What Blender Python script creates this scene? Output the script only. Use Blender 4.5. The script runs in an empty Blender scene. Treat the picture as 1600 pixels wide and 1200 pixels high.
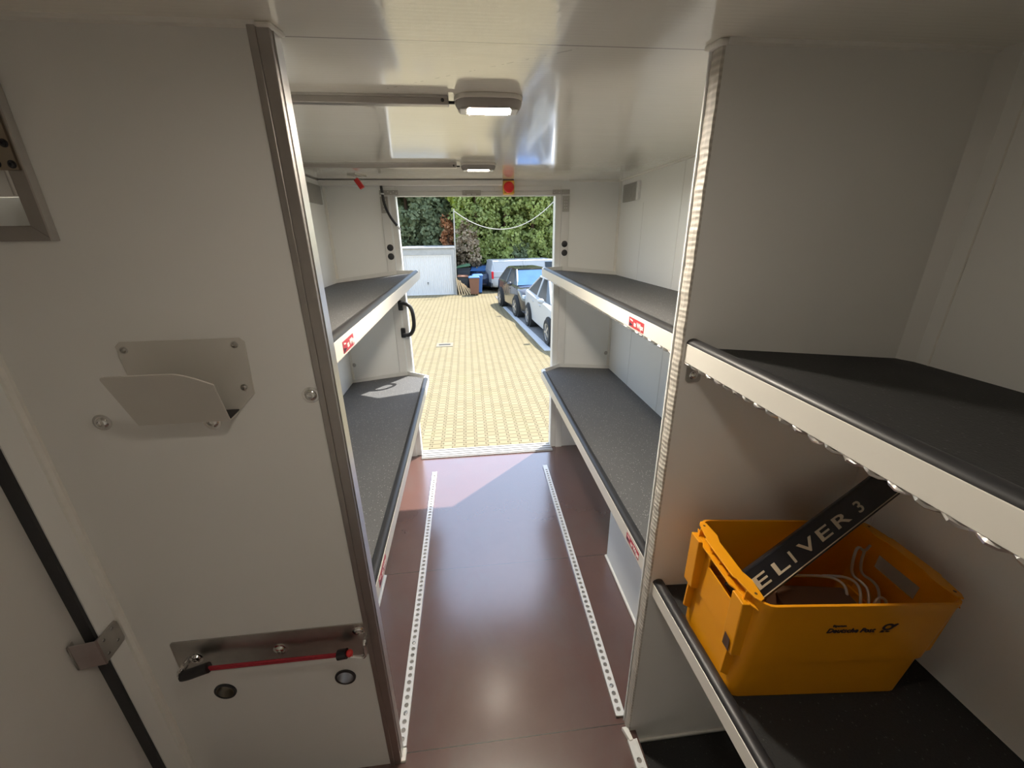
import bpy, bmesh, math, random
import numpy as np
from mathutils import Matrix, Vector

S = bpy.context.scene
COL = S.collection
PI = math.pi

# ------------------------------------------------------------------ camera
FPX, PITCH, YAW, ROLL, CAMZ = 627.5, -0.3565, 0.1031, -0.0141, 1.543
cp, sp, cy_, sy_ = math.cos(PITCH), math.sin(PITCH), math.cos(YAW), math.sin(YAW)
FW = Vector((sy_*cp, cy_*cp, sp)); RT0 = Vector((cy_, -sy_, 0)); UP0 = RT0.cross(FW)
RT = math.cos(ROLL)*RT0 + math.sin(ROLL)*UP0
UP = -math.sin(ROLL)*RT0 + math.cos(ROLL)*UP0
cam = bpy.data.cameras.new('camera'); camo = bpy.data.objects.new('camera', cam); COL.objects.link(camo)
cam.sensor_fit = 'HORIZONTAL'; cam.sensor_width = 36.0; cam.lens = 36.0*FPX/1600.0
cam.clip_start = 0.02; cam.clip_end = 300
Mx = Matrix.Identity(4)
for i in range(3):
    Mx[i][0] = RT[i]; Mx[i][1] = UP[i]; Mx[i][2] = -FW[i]
Mx[0][3], Mx[1][3], Mx[2][3] = 0, 0, CAMZ
camo.matrix_world = Mx
S.camera = camo

# ------------------------------------------------------------------ world, sun, exposure
SUN_DIR = Vector((-0.726, -0.70, -1.765)).normalized()      # the way the light travels
SUN_E, SKY_E, LAMP_E, EXPO = 6.9, 0.86, 690.0, 0.60
wd = bpy.data.worlds.new('world'); S.world = wd; wd.use_nodes = True
nt = wd.node_tree; nt.nodes.clear()
sky = nt.nodes.new('ShaderNodeTexSky'); sky.sky_type = 'NISHITA'; sky.sun_disc = False
sky.sun_elevation = math.asin(-SUN_DIR.z); sky.sun_rotation = math.atan2(-SUN_DIR.x, -SUN_DIR.y)
sky.air_density = 1.0; sky.dust_density = 1.2
bg = nt.nodes.new('ShaderNodeBackground'); bg.inputs['Strength'].default_value = SKY_E
wo = nt.nodes.new('ShaderNodeOutputWorld')
hz = nt.nodes.new('ShaderNodeMix'); hz.data_type = 'RGBA'; hz.inputs[0].default_value = 0.6      # thin summer haze
hz.inputs[7].default_value = (0.70, 0.79, 0.79, 1)
nt.links.new(sky.outputs[0], hz.inputs[6]); nt.links.new(hz.outputs[2], bg.inputs['Color']); nt.links.new(bg.outputs[0], wo.inputs['Surface'])
sun = bpy.data.lights.new('sun', 'SUN'); sun.energy = SUN_E; sun.angle = math.radians(0.6); sun.color = (1.0, 0.955, 0.87)
suno = bpy.data.objects.new('sun', sun); COL.objects.link(suno)
suno.rotation_euler = SUN_DIR.to_track_quat('-Z', 'Y').to_euler(); suno.location = (4, 6, 9)
S.view_settings.view_transform = 'Standard'; S.view_settings.look = 'None'
S.view_settings.gamma = 1.0; S.view_settings.use_curve_mapping = False
S.view_settings.exposure = EXPO
S.cycles.max_bounces = 14; S.cycles.diffuse_bounces = 8; S.cycles.glossy_bounces = 6
S.cycles.sample_clamp_indirect = 6.0

# ------------------------------------------------------------------ mesh helpers
WM = {}
def wm(o): return WM.get(o.name, Matrix.Identity(4)) if o else Matrix.Identity(4)

class MB:
    """Collects shapes in world coordinates, then becomes ONE mesh object."""
    def __init__(s): s.bm = bmesh.new()
    def face(s, vs):
        try: return s.bm.faces.new(vs)
        except ValueError: return None
    def box(s, x0, y0, z0, x1, y1, z1):
        v = [s.bm.verts.new(p) for p in ((x0,y0,z0),(x1,y0,z0),(x1,y1,z0),(x0,y1,z0),(x0,y0,z1),(x1,y0,z1),(x1,y1,z1),(x0,y1,z1))]
        for f in ((3,2,1,0),(4,5,6,7),(0,1,5,4),(1,2,6,5),(2,3,7,6),(3,0,4,7)): s.face([v[i] for i in f])
        return s
    def obox(s, c, ax, ay, az, hx, hy, hz):
        c = Vector(c); q = []
        for a, b, d in ((-1,-1,-1),(1,-1,-1),(1,1,-1),(-1,1,-1),(-1,-1,1),(1,-1,1),(1,1,1),(-1,1,1)):
            q.append(s.bm.verts.new(c + ax*a*hx + ay*b*hy + az*d*hz))
        for f in ((3,2,1,0),(4,5,6,7),(0,1,5,4),(1,2,6,5),(2,3,7,6),(3,0,4,7)): s.face([q[i] for i in f])
        return s
    def loft(s, rings, closed=True, caps=True):
        R = [[s.bm.verts.new(p) for p in r] for r in rings]
        n = len(R[0])
        for a, b in zip(R, R[1:]):
            for i in range(n if closed else n-1):
                j = (i+1) % n
                s.face([a[i], a[j], b[j], b[i]])
        if caps and closed:
            s.face(list(reversed(R[0]))); s.face(R[-1])
        return s
    def prism(s, pts, d):
        """polygon of 3D points pushed along vector d"""
        d = Vector(d); return s.loft([[Vector(p) for p in pts], [Vector(p)+d for p in pts]])
    def cyl(s, p0, p1, r, n=16, r1=None, caps=True):
        p0, p1 = Vector(p0), Vector(p1); d = (p1-p0).normalized()
        a = d.orthogonal().normalized(); b = d.cross(a); r1 = r if r1 is None else r1
        ring = lambda p, q: [p + (a*math.cos(2*PI*k/n) + b*math.sin(2*PI*k/n))*q for k in range(n)]
        return s.loft([ring(p0, r), ring(p1, r1)], caps=caps)
    def lathe(s, p0, axis, prof, n=24, caps=True):
        p0, d = Vector(p0), Vector(axis).normalized(); a = d.orthogonal().normalized(); b = d.cross(a)
        return s.loft([[p0 + d*h + (a*math.cos(2*PI*k/n) + b*math.sin(2*PI*k/n))*r for k in range(n)] for r, h in prof], caps=caps)
    def ring(s, c, axis, r_out, r_in, h, n=24):
        s.lathe(c, axis, [(r_in, 0), (r_out, 0), (r_out, h), (r_in, h), (r_in, 0)], n, caps=False); return s
    def tube(s, pts, r, n=8, smooth=0):
        P = [Vector(p) for p in pts]
        for _ in range(smooth):
            Q = [P[0]]
            for a, b in zip(P, P[1:]): Q += [a*0.75+b*0.25, a*0.25+b*0.75]
            Q.append(P[-1]); P = Q
        T = [(P[min(i+1, len(P)-1)] - P[max(i-1, 0)]).normalized() for i in range(len(P))]
        a = T[0].orthogonal().normalized(); R = []
        for p, t in zip(P, T):
            a = (a - t*a.dot(t)).normalized(); b = t.cross(a)
            R.append([p + (a*math.cos(2*PI*k/n) + b*math.sin(2*PI*k/n))*r for k in range(n)])
        return s.loft(R)
    def ball(s, c, rx, ry, rz, u=14, v=8):
        c = Vector(c)
        return s.loft([[c + Vector((rx*math.sin(PI*j/v)*math.cos(2*PI*k/u), ry*math.sin(PI*j/v)*math.sin(2*PI*k/u), rz*math.cos(PI*j/v)))
                        for k in range(u)] for j in range(1, v)])
    def plate(s, outline, holes, o, ux, uy, d):
        """flat outline (2D) with holes (lists of 2D points), placed at o with axes ux, uy and thickness vector d"""
        o, ux, uy, d = Vector(o), Vector(ux), Vector(uy), Vector(d)
        t = bmesh.new(); E = []
        for lp in [outline] + list(holes):
            vs = [t.verts.new((p[0], p[1], 0)) for p in lp]
            for i in range(len(vs)): E.append(t.edges.new((vs[i], vs[(i+1) % len(vs)])))
        bmesh.ops.triangle_fill(t, use_beauty=True, use_dissolve=False, edges=E, normal=(0, 0, 1))
        t.verts.index_update()
        L = [s.bm.verts.new(o + ux*v.co.x + uy*v.co.y) for v in t.verts]
        H = [s.bm.verts.new(o + ux*v.co.x + uy*v.co.y + d) for v in t.verts]
        for f in t.faces:
            ix = [v.index for v in f.verts]
            s.face([L[i] for i in ix]); s.face([H[i] for i in reversed(ix)])
        for e in t.edges:
            if len(e.link_faces) == 1:
                a, b = e.verts[0].index, e.verts[1].index
                s.face([L[a], L[b], H[b], H[a]])
        t.free(); return s
    def build(s, name, mat, parent=None, bevel=0, smooth=False, kind=None, seg=2):
        bm = s.bm
        bmesh.ops.recalc_face_normals(bm, faces=bm.faces)
        if parent is not None:
            bmesh.ops.transform(bm, matrix=wm(parent).inverted(), verts=bm.verts)
        me = bpy.data.meshes.new(name); bm.to_mesh(me); bm.free()
        me.materials.append(mat)
        if smooth:
            for p in me.polygons: p.use_smooth = True
        o = bpy.data.objects.new(name, me); COL.objects.link(o)
        if parent is not None: o.parent = parent
        WM[o.name] = wm(parent).copy()
        if bevel:
            m = o.modifiers.new('bevel', 'BEVEL'); m.width = bevel; m.segments = seg; m.limit_method = 'ANGLE'; m.angle_limit = math.radians(35)
            m.harden_normals = False
        if smooth and not bevel:
            try: me.set_sharp_from_angle(angle=math.radians(40))
            except Exception: pass
        if kind: o['kind'] = kind
        return o

def thing(name, label, cat, loc=(0, 0, 0), group=None):
    o = bpy.data.objects.new(name, None); COL.objects.link(o)
    o.empty_display_size = 0.05; o.location = loc
    WM[o.name] = Matrix.Translation(Vector(loc))
    return tag(o, label, cat, group)
def tag(o, label, cat, group=None):
    o['label'] = label; o['category'] = cat
    if group: o['group'] = group
    return o
def centre_origin(o):
    """a single-mesh thing gets its origin at the base of its own mesh"""
    me = o.data; co = np.empty(len(me.vertices)*3, 'f'); me.vertices.foreach_get('co', co); co = co.reshape(-1, 3)
    lo, hi = co.min(0), co.max(0); b = np.array([(lo[0]+hi[0])/2, (lo[1]+hi[1])/2, lo[2]], 'f')
    me.vertices.foreach_set('co', (co-b).ravel()); me.update()
    o.location = Vector(b.tolist()); WM[o.name] = Matrix.Translation(o.location)
    return o
def single(mb, name, mat, label, cat, group=None, **k):
    return tag(centre_origin(mb.build(name, mat, **k)), label, cat, group)
def dup(root, loc, label, group=None):
    r = root.copy(); COL.objects.link(r); r.location = loc; r['label'] = label
    WM[r.name] = Matrix.Translation(Vector(loc))
    if group: r['group'] = group
    for ch in list(root.children):
        c = ch.copy(); COL.objects.link(c); c.parent = r
        for g in list(ch.children):
            d = g.copy(); COL.objects.link(d); d.parent = c
    return r
def struct(mb, name, mat, parent=None, **k): return mb.build(name, mat, parent, kind=None if parent else 'structure', **k)
def circle(cx, cy, r, n=12): return [(cx + r*math.cos(2*PI*k/n), cy + r*math.sin(2*PI*k/n)) for k in range(n)]
def rrect(x0, y0, x1, y1, r, n=4):
    P = []
    for cx, cy, a in ((x1-r, y1-r, 0), (x0+r, y1-r, PI/2), (x0+r, y0+r, PI), (x1-r, y0+r, 1.5*PI)):
        P += [(cx + r*math.cos(a + PI/2*k/n), cy + r*math.sin(a + PI/2*k/n)) for k in range(n+1)]
    return P
def text(name, body, mat, o, ux, uy, size, parent, shear=0.0, bold=0.0, thick=0.0006):
    """lettering as a thin solid mesh: o = left end of the base line"""
    cu = bpy.data.curves.new(name, 'FONT'); cu.body = body; cu.size = size; cu.shear = shear; cu.offset = bold; cu.extrude = thick
    cu.resolution_u = 3
    to = bpy.data.objects.new(name, cu); COL.objects.link(to)
    me = bpy.data.meshes.new_from_object(to.evaluated_get(bpy.context.evaluated_depsgraph_get()))
    bpy.data.objects.remove(to); bpy.data.curves.remove(cu)
    ux, uy = Vector(ux).normalized(), Vector(uy).normalized(); n = ux.cross(uy)
    M = Matrix.Identity(4)
    for i in range(3): M[i][0], M[i][1], M[i][2], M[i][3] = ux[i], uy[i], n[i], o[i]
    me.transform(wm(parent).inverted() @ M)
    me.materials.clear(); me.materials.append(mat); me.name = name
    t = bpy.data.objects.new(name, me); COL.objects.link(t); t.parent = parent; WM[t.name] = wm(parent).copy()
    return t

# ------------------------------------------------------------------ materials
class NB:
    """small node builder"""
    def __init__(s, name):
        s.m = bpy.data.materials.new(name); s.m.use_nodes = True; s.t = s.m.node_tree; s.t.nodes.clear()
        s.out = s.t.nodes.new('ShaderNodeOutputMaterial'); s.p = s.t.nodes.new('ShaderNodeBsdfPrincipled')
        s.t.links.new(s.p.outputs[0], s.out.inputs['Surface'])
        s.geo = s.t.nodes.new('ShaderNodeNewGeometry')
        s.pos = s.geo.outputs['Position']
    def put(s, sock, v):
        if isinstance(v, bpy.types.NodeSocket): s.t.links.new(v, sock)
        else: sock.default_value = v
    def math(s, op, a, b=None, c=None, clamp=False):
        n = s.t.nodes.new('ShaderNodeMath'); n.operation = op; n.use_clamp = clamp
        for i, v in enumerate((a, b, c)):
            if v is not None: s.put(n.inputs[i], v)
        return n.outputs[0]
    def xyz(s, v=None):
        n = s.t.nodes.new('ShaderNodeSeparateXYZ'); s.put(n.inputs[0], v if v is not None else s.pos); return n.outputs
    def comb(s, x, y, z):
        n = s.t.nodes.new('ShaderNodeCombineXYZ')
        for i, v in enumerate((x, y, z)): s.put(n.inputs[i], v)
        return n.outputs[0]
    def scale(s, v, k):
        n = s.t.nodes.new('ShaderNodeVectorMath'); n.operation = 'MULTIPLY'; s.put(n.inputs[0], v); n.inputs[1].default_value = k; return n.outputs[0]
    def noise(s, sc, detail=2.0, rough=0.5, vec=None, dist=0.0):
        n = s.t.nodes.new('ShaderNodeTexNoise'); n.inputs['Scale'].default_value = sc; n.inputs['Detail'].default_value = detail
        n.inputs['Roughness'].default_value = rough; n.inputs['Distortion'].default_value = dist
        s.put(n.inputs['Vector'], vec if vec is not None else s.pos); return n.outputs[0]
    def voronoi(s, sc, vec=None):
        n = s.t.nodes.new('ShaderNodeTexVoronoi'); n.inputs['Scale'].default_value = sc
        s.put(n.inputs['Vector'], vec if vec is not None else s.pos); return n.outputs
    def white(s, vec):
        n = s.t.nodes.new('ShaderNodeTexWhiteNoise'); s.put(n.inputs['Vector'], vec); return n.outputs[0]
    def ramp(s, f, lo, hi):
        n = s.t.nodes.new('ShaderNodeMapRange'); n.clamp = True; s.put(n.inputs[0], f); n.inputs[1].default_value = lo; n.inputs[2].default_value = hi; return n.outputs[0]
    def mix(s, f, a, b):
        n = s.t.nodes.new('ShaderNodeMix'); n.data_type = 'RGBA'; s.put(n.inputs[0], f)
        for i, v in ((6, a), (7, b)): s.put(n.inputs[i], v if isinstance(v, bpy.types.NodeSocket) else (*v, 1))
        return n.outputs[2]
    def bump(s, h, strength, dist=0.001):
        n = s.t.nodes.new('ShaderNodeBump'); n.inputs['Strength'].default_value = strength; n.inputs['Distance'].default_value = dist
        s.put(n.inputs['Height'], h); s.t.links.new(n.outputs[0], s.p.inputs['Normal'])
    def set(s, color=None, rough=None, metal=None, spec=None, coat=None, trans=None):
        if color is not None: s.put(s.p.inputs['Base Color'], color if isinstance(color, bpy.types.NodeSocket) else (*color, 1))
        if rough is not None: s.put(s.p.inputs['Roughness'], rough)
        if metal is not None: s.put(s.p.inputs['Metallic'], metal)
        if spec is not None: s.put(s.p.inputs['Specular IOR Level'], spec)
        if coat is not None: s.put(s.p.inputs['Coat Weight'], coat)
        if trans is not None: s.put(s.p.inputs['Transmission Weight'], trans)
        return s.m

def simple(name, col, rough=0.5, metal=0.0, var=0.06, sc=14.0, spec=None, bump=0.0, bsc=200.0, coat=None):
    b = NB(name); n = b.noise(sc, 3)
    c = b.mix(n, [max(0, x*(1-var)) for x in col], [min(1, x*(1+var)) for x in col])
    b.set(c, b.math('MULTIPLY_ADD', n, 0.1*rough, rough*0.95), metal, spec, coat)
    if bump: b.bump(b.noise(bsc, 2), bump, 0.001)
    return b.m

MAT = {}
def M_(k, *a, **kw): MAT[k] = simple(k.replace('_', ' '), *a, **kw); return MAT[k]

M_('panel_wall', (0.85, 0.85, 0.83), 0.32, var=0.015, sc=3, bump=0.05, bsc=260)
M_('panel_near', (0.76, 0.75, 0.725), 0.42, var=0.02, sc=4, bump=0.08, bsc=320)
M_('bead', (0.80, 0.78, 0.73), 0.55, var=0.06, sc=60, bump=0.4, bsc=120)
M_('cream_metal', (0.68, 0.655, 0.595), 0.38, var=0.02)
M_('frame_white', (0.74, 0.735, 0.71), 0.35, var=0.03)
M_('alu', (0.62, 0.60, 0.58), 0.32, 1.0, var=0.08, sc=30)
M_('alu_dark', (0.40, 0.375, 0.355), 0.38, 1.0, var=0.08, sc=25)
M_('alu_white', (0.80, 0.80, 0.79), 0.35, 0.25, var=0.06, sc=50)
M_('steel', (0.50, 0.485, 0.46), 0.30, 1.0, var=0.12, sc=40)
M_('chrome', (0.75, 0.74, 0.72), 0.14, 1.0, var=0.05)
M_('bronze', (0.36, 0.30, 0.23), 0.38, 0.9, var=0.15, sc=30)
M_('black_rubber', (0.022, 0.022, 0.024), 0.42, var=0.2, sc=60)
M_('black_plastic', (0.014, 0.014, 0.017), 0.35, var=0.1)
M_('red_paint', (0.62, 0.03, 0.03), 0.3, var=0.06)
M_('red_cord', (0.36, 0.02, 0.035), 0.7, var=0.25, sc=400)
M_('sticker_red', (0.42, 0.02, 0.035), 0.35, var=0.05)
M_('white_print', (0.80, 0.72, 0.70), 0.5, var=0.03)
M_('dark_print', (0.02, 0.012, 0.03), 0.5, var=0.03)
M_('lens_red', (0.75, 0.02, 0.02), 0.18, var=0.03)
M_('yellow_case', (0.80, 0.45, 0.08), 0.4, var=0.05)
M_('sill_alu', (0.46, 0.455, 0.45), 0.4, 0.15, var=0.08, sc=40)
M_('drain_frame', (0.21, 0.18, 0.125), 0.85, var=0.15)
M_('lamp_grey', (0.30, 0.275, 0.26), 0.45, var=0.05)
M_('hinge_grey', (0.40, 0.385, 0.36), 0.45, 0.4, var=0.12)
M_('lamp_base', (0.62, 0.59, 0.54), 0.45, var=0.04)
M_('holder_paint', (0.60, 0.575, 0.53), 0.48, var=0.03, bump=0.06, bsc=500)
M_('crate_yellow', (0.70, 0.285, 0.005), 0.34, var=0.07, sc=9, bump=0.05, bsc=90)
M_('dark_board', (0.075, 0.035, 0.018), 0.5, var=0.2)
M_('wire_grey', (0.42, 0.40, 0.38), 0.4, 0.5, var=0.08)
M_('letter_grey', (0.55, 0.48, 0.36), 0.5, var=0.05)
M_('panel_white', (0.78, 0.80, 0.80), 0.4, var=0.02)
M_('garage_white', (0.70, 0.66, 0.625), 0.5, var=0.03, sc=3)
M_('concrete', (0.42, 0.40, 0.375), 0.85, var=0.25, sc=5, bump=0.3, bsc=30)
M_('pole_white', (0.42, 0.39, 0.34), 0.6, var=0.1)
M_('car_white', (0.44, 0.445, 0.45), 0.35, var=0.01, coat=0.15)
M_('car_black', (0.035, 0.034, 0.036), 0.16, var=0.02, coat=0.8)
M_('van_white', (0.43, 0.44, 0.455), 0.4, var=0.01)
M_('tyre', (0.02, 0.02, 0.02), 0.8, var=0.2)
M_('rim_silver', (0.55, 0.55, 0.56), 0.3, 0.8, var=0.05)
M_('bin_blue', (0.06, 0.17, 0.42), 0.5, var=0.08)
M_('bin_brown', (0.20, 0.085, 0.045), 0.6, var=0.1)
M_('bin_dark', (0.035, 0.04, 0.045), 0.55, var=0.1)
M_('bin_green', (0.05, 0.13, 0.06), 0.55, var=0.1)
M_('car_blue', (0.012, 0.02, 0.05), 0.2, var=0.05, coat=0.6)
M_('line_paint', (0.50, 0.51, 0.52), 0.7, var=0.1, sc=20)
M_('bark', (0.13, 0.075, 0.045), 0.9, var=0.35, sc=12, bump=0.6, bsc=20)
M_('tail_red', (0.6, 0.02, 0.03), 0.2, var=0.03)
M_('head_glass', (0.55, 0.62, 0.70), 0.1, var=0.03)
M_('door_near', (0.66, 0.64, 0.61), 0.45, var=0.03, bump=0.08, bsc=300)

def glass_dark(name, col, rough=0.04):
    b = NB(name); n = b.noise(3, 2)
    return b.set(b.mix(n, [c*0.9 for c in col], col), rough, 0.0, 0.4, 0.0)
MAT['glass'] = glass_dark('car glass', (0.03, 0.035, 0.04), 0.15)
MAT['windscreen'] = simple('windscreen with painted sky', (0.065, 0.15, 0.33), 0.7, var=0.25, sc=2.5, spec=0.06)  # blue sky reflection painted into the matt base colour

def m_ceiling():
    b = NB('glossy ceiling laminate'); x, y, z = b.xyz()
    rib = b.math('SINE', b.math('MULTIPLY', y, 560.0))
    n = b.noise(3.0, 4, vec=b.scale(b.pos, (1.2, 6, 1)))
    fine = b.noise(90, 2, vec=b.scale(b.pos, (0.25, 3, 1)))
    def seam(y0, w, wob=0.0):
        return b.math('LESS_THAN', b.math('ABSOLUTE', b.math('SUBTRACT', y, y0)), w)
    line = b.math('MAXIMUM', seam(0.845, 0.0016), seam(2.33, 0.0012))
    c = b.mix(n, (0.86, 0.83, 0.74), (0.90, 0.87, 0.79))
    # a long shallow scuff left by cargo
    d = b.math('ABSOLUTE', b.math('SUBTRACT', b.math('SUBTRACT', y, 0.99), b.math('MULTIPLY', b.math('SUBTRACT', x, 0.0), -0.62)))
    scuff = b.math('MULTIPLY', b.math('LESS_THAN', d, 0.0022), b.math('GREATER_THAN', b.noise(70, 1), 0.55))
    scuff = b.math('MULTIPLY', scuff, b.math('MULTIPLY', b.math('GREATER_THAN', x, -0.16), b.math('LESS_THAN', x, 0.22)))
    c = b.mix(b.math('MULTIPLY', scuff, 0.5), c, (0.36, 0.34, 0.30)); c = b.mix(line, c, (0.40, 0.38, 0.34))
    b.set(c, b.math('MULTIPLY_ADD', n, 0.08, 0.09), 0.0, 1.0, 0.8); b.p.inputs['Coat Roughness'].default_value = 0.07; b.p.inputs['Coat IOR'].default_value = 1.7
    h = b.math('ADD', b.math('MULTIPLY', rib, 0.16), b.math('ADD', b.math('MULTIPLY', n, 1.6), fine))
    b.bump(h, 0.14, 0.0012); return b.m
MAT['ceiling'] = m_ceiling()

def m_floor():
    b = NB('film faced plywood'); x, y, z = b.xyz()
    n = b.noise(5, 5, 0.6); st = b.noise(2.6, 5, 0.6, dist=0.4, vec=b.scale(b.pos, (1.6, 1, 1)))
    c = b.mix(n, (0.095, 0.046, 0.038), (0.130, 0.066, 0.055))
    dirt = b.ramp(st, 0.48, 0.70)
    c = b.mix(b.math('MULTIPLY', dirt, 0.35), c, (0.10, 0.085, 0.08))
    seam = b.math('MAXIMUM', b.math('LESS_THAN', b.math('ABSOLUTE', b.math('SUBTRACT', y, 1.566)), 0.0013),
                  b.math('LESS_THAN', b.math('ABSOLUTE', b.math('SUBTRACT', y, 0.822)), 0.0013))
    c = b.mix(seam, c, (0.035, 0.025, 0.022))
    b.set(c, b.math('MULTIPLY_ADD', st, 0.14, 0.16), 0.0, 1.0, 1.0); b.p.inputs['Coat Roughness'].default_value = 0.22; b.p.inputs['Coat Weight'].default_value = 0.8; b.p.inputs['Coat IOR'].default_value = 1.75
    b.bump(n, 0.05, 0.0008); return b.m
MAT['floor'] = m_floor()

def m_mat(name, base, sp=0.55, th=0.90):
    b = NB(name); v = b.voronoi(190); f = b.noise(260, 2)
    spark = b.math('MULTIPLY', b.math('LESS_THAN', v['Distance'], 0.30), b.math('GREATER_THAN', b.white(v['Position']), th))
    w = b.noise(3.5, 3)
    c = b.mix(f, [k*0.62 for k in base], [k*1.35 for k in base])
    c = b.mix(b.math('MULTIPLY', w, 0.35), c, [k*1.6 for k in base])
    c = b.mix(b.math('MULTIPLY', spark, sp), c, (0.40, 0.40, 0.39))
    dust = b.math('MULTIPLY', b.math('LESS_THAN', b.voronoi(34)['Distance'], 0.05), b.math('GREATER_THAN', b.noise(6, 2), 0.66))
    c = b.mix(dust, c, (0.55, 0.54, 0.50))
    b.set(c, 0.72, 0.0, 0.35); b.bump(f, 0.55, 0.002); return b.m
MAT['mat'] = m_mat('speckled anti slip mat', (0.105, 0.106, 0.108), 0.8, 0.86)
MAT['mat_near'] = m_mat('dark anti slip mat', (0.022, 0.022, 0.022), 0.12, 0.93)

def m_pavers():
    b = NB('interlocking cream pavers'); x, y, z = b.xyz(); W, H = 0.150, 0.108
    ph = b.math('MULTIPLY', y, 2*PI/H)
    g = b.math('MINIMUM', b.math('MAXIMUM', b.math('MULTIPLY', b.math('SINE', ph), 2.6), -1.0), 1.0)
    sw = b.math('COSINE', b.math('MULTIPLY', x, PI/W))
    u = b.math('ADD', b.math('DIVIDE', x, W), b.math('MULTIPLY', b.math('MULTIPLY', g, sw), 0.125))
    col = b.math('FLOOR', u); fu = b.math('FRACT', u)
    par = b.math('ABSOLUTE', b.math('MODULO', col, 2.0))
    v = b.math('ADD', b.math('SUBTRACT', b.math('DIVIDE', y, H), 0.25), b.math('MULTIPLY', par, 0.5))
    row = b.math('FLOOR', v); fv = b.math('FRACT', v)
    du = b.math('MULTIPLY', b.math('MINIMUM', fu, b.math('SUBTRACT', 1.0, fu)), W)
    dv = b.math('MULTIPLY', b.math('MINIMUM', fv, b.math('SUBTRACT', 1.0, fv)), H)
    d = b.math('MINIMUM', du, dv)
    jw = b.ramp(d, 0.0030, 0.0075)
    rnd = b.white(b.comb(col, row, 0.0)); n = b.noise(1.3, 4, 0.6); sp_ = b.noise(150, 3, 0.7)
    c = b.mix(rnd, (0.200, 0.165, 0.090), (0.245, 0.205, 0.118))
    c = b.mix(b.math('MULTIPLY', n, 0.45), c, (0.245, 0.213, 0.135))
    c = b.mix(b.math('MULTIPLY', sp_, 0.35), c, (0.19, 0.155, 0.09))
    jc = b.mix(b.ramp(b.noise(2.5, 2), 0.55, 0.75), (0.060, 0.048, 0.030), (0.075, 0.08, 0.022))
    c = b.mix(jw, jc, c)
    b.set(c, 0.9, 0.0, 0.2); b.bump(jw, 0.5, 0.004); return b.m
MAT['pavers'] = m_pavers()

def m_bay():
    b = NB('grey parking bay paving'); x, y, z = b.xyz()
    br = b.t.nodes.new('ShaderNodeTexBrick'); br.inputs['Scale'].default_value = 5.0
    br.inputs['Color1'].default_value = (0.17, 0.165, 0.16, 1); br.inputs['Color2'].default_value = (0.22, 0.21, 0.20, 1); br.inputs['Mortar'].default_value = (0.08, 0.08, 0.075, 1)
    b.put(br.inputs['Vector'], b.pos); b.set(br.outputs[0], 0.9); return b.m
MAT['bay'] = m_bay()

def m_ribbed_seal():
    b = NB('textured sealed panel edge'); x, y, z = b.xyz()
    w = b.math('SINE', b.math('ADD', b.math('MULTIPLY', z, 520.0), b.math('MULTIPLY', b.noise(40, 2), 3.0)))
    n = b.noise(120, 3)
    c = b.mix(b.ramp(w, -0.6, 0.9), (0.43, 0.40, 0.355), (0.56, 0.525, 0.47))
    b.set(c, 0.5); b.bump(b.math('ADD', w, n), 0.28, 0.0015); return b.m
MAT['seal_edge'] = m_ribbed_seal()

def m_leaf(name, c0, c1, c2, trans=0.35, sc=1.1):
    b = NB(name)
    n = b.noise(sc, 3, 0.6); r = b.t.nodes.new('ShaderNodeNewGeometry').outputs['Random Per Island']
    c = b.mix(b.ramp(n, 0.32, 0.68), c0, c1); c = b.mix(b.math('MULTIPLY', r, 0.55), c, c2)
    b.set(c, 0.55, 0.0, 0.3)
    tr = b.t.nodes.new('ShaderNodeBsdfTranslucent'); mx = b.t.nodes.new('ShaderNodeMixShader'); mx.inputs[0].default_value = trans
    b.t.links.new(c, tr.inputs['Color'])
    b.t.links.new(b.p.outputs[0], mx.inputs[1]); b.t.links.new(tr.outputs[0], mx.inputs[2]); b.t.links.new(mx.outputs[0], b.out.inputs['Surface'])
    return b.m
MAT['leaf_conifer'] = m_leaf('yellow green conifer sprays', (0.17, 0.22, 0.06), (0.46, 0.53, 0.16), (0.66, 0.70, 0.30), 0.5)
MAT['leaf_dark'] = m_leaf('blue green laurel leaves', (0.09, 0.125, 0.06), (0.22, 0.26, 0.14), (0.40, 0.43, 0.24), 0.4)
MAT['leaf_bright'] = m_leaf('bright yellow leaves', (0.30, 0.40, 0.05), (0.48, 0.56, 0.08), (0.58, 0.62, 0.16), 0.45)
MAT['leaf_rust'] = m_leaf('rust brown dead foliage', (0.42, 0.15, 0.06), (0.55, 0.23, 0.10), (0.5, 0.34, 0.2), 0.3)
MAT['leaf_twig'] = m_leaf('grey brown bare twigs', (0.24, 0.165, 0.11), (0.40, 0.29, 0.20), (0.48, 0.40, 0.24), 0.3)
def m_wood():
    b = NB('split firewood'); n = b.noise(16, 4, vec=b.scale(b.pos, (5, 5, 1)))
    return b.set(b.mix(n, (0.42, 0.27, 0.13), (0.66, 0.48, 0.27)), 0.8)
MAT['wood'] = m_wood()
def m_lamp(name, power):
    b = NB(name); b.set((0.95, 0.92, 0.86), 0.3)
    b.p.inputs['Emission Color'].default_value = (1.0, 0.90, 0.76, 1); b.p.inputs['Emission Strength'].default_value = power
    return b.m
MAT['lamp'] = m_lamp('lit lamp diffuser', LAMP_E)
MAT['lamp_dim'] = m_lamp('lit front lamp diffuser', LAMP_E*0.108)
MAT['lamp_far'] = m_lamp('lit rear lamp diffuser', LAMP_E*0.035)
X, Y, Z = Vector((1, 0, 0)), Vector((0, 1, 0)), Vector((0, 0, 1))

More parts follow.
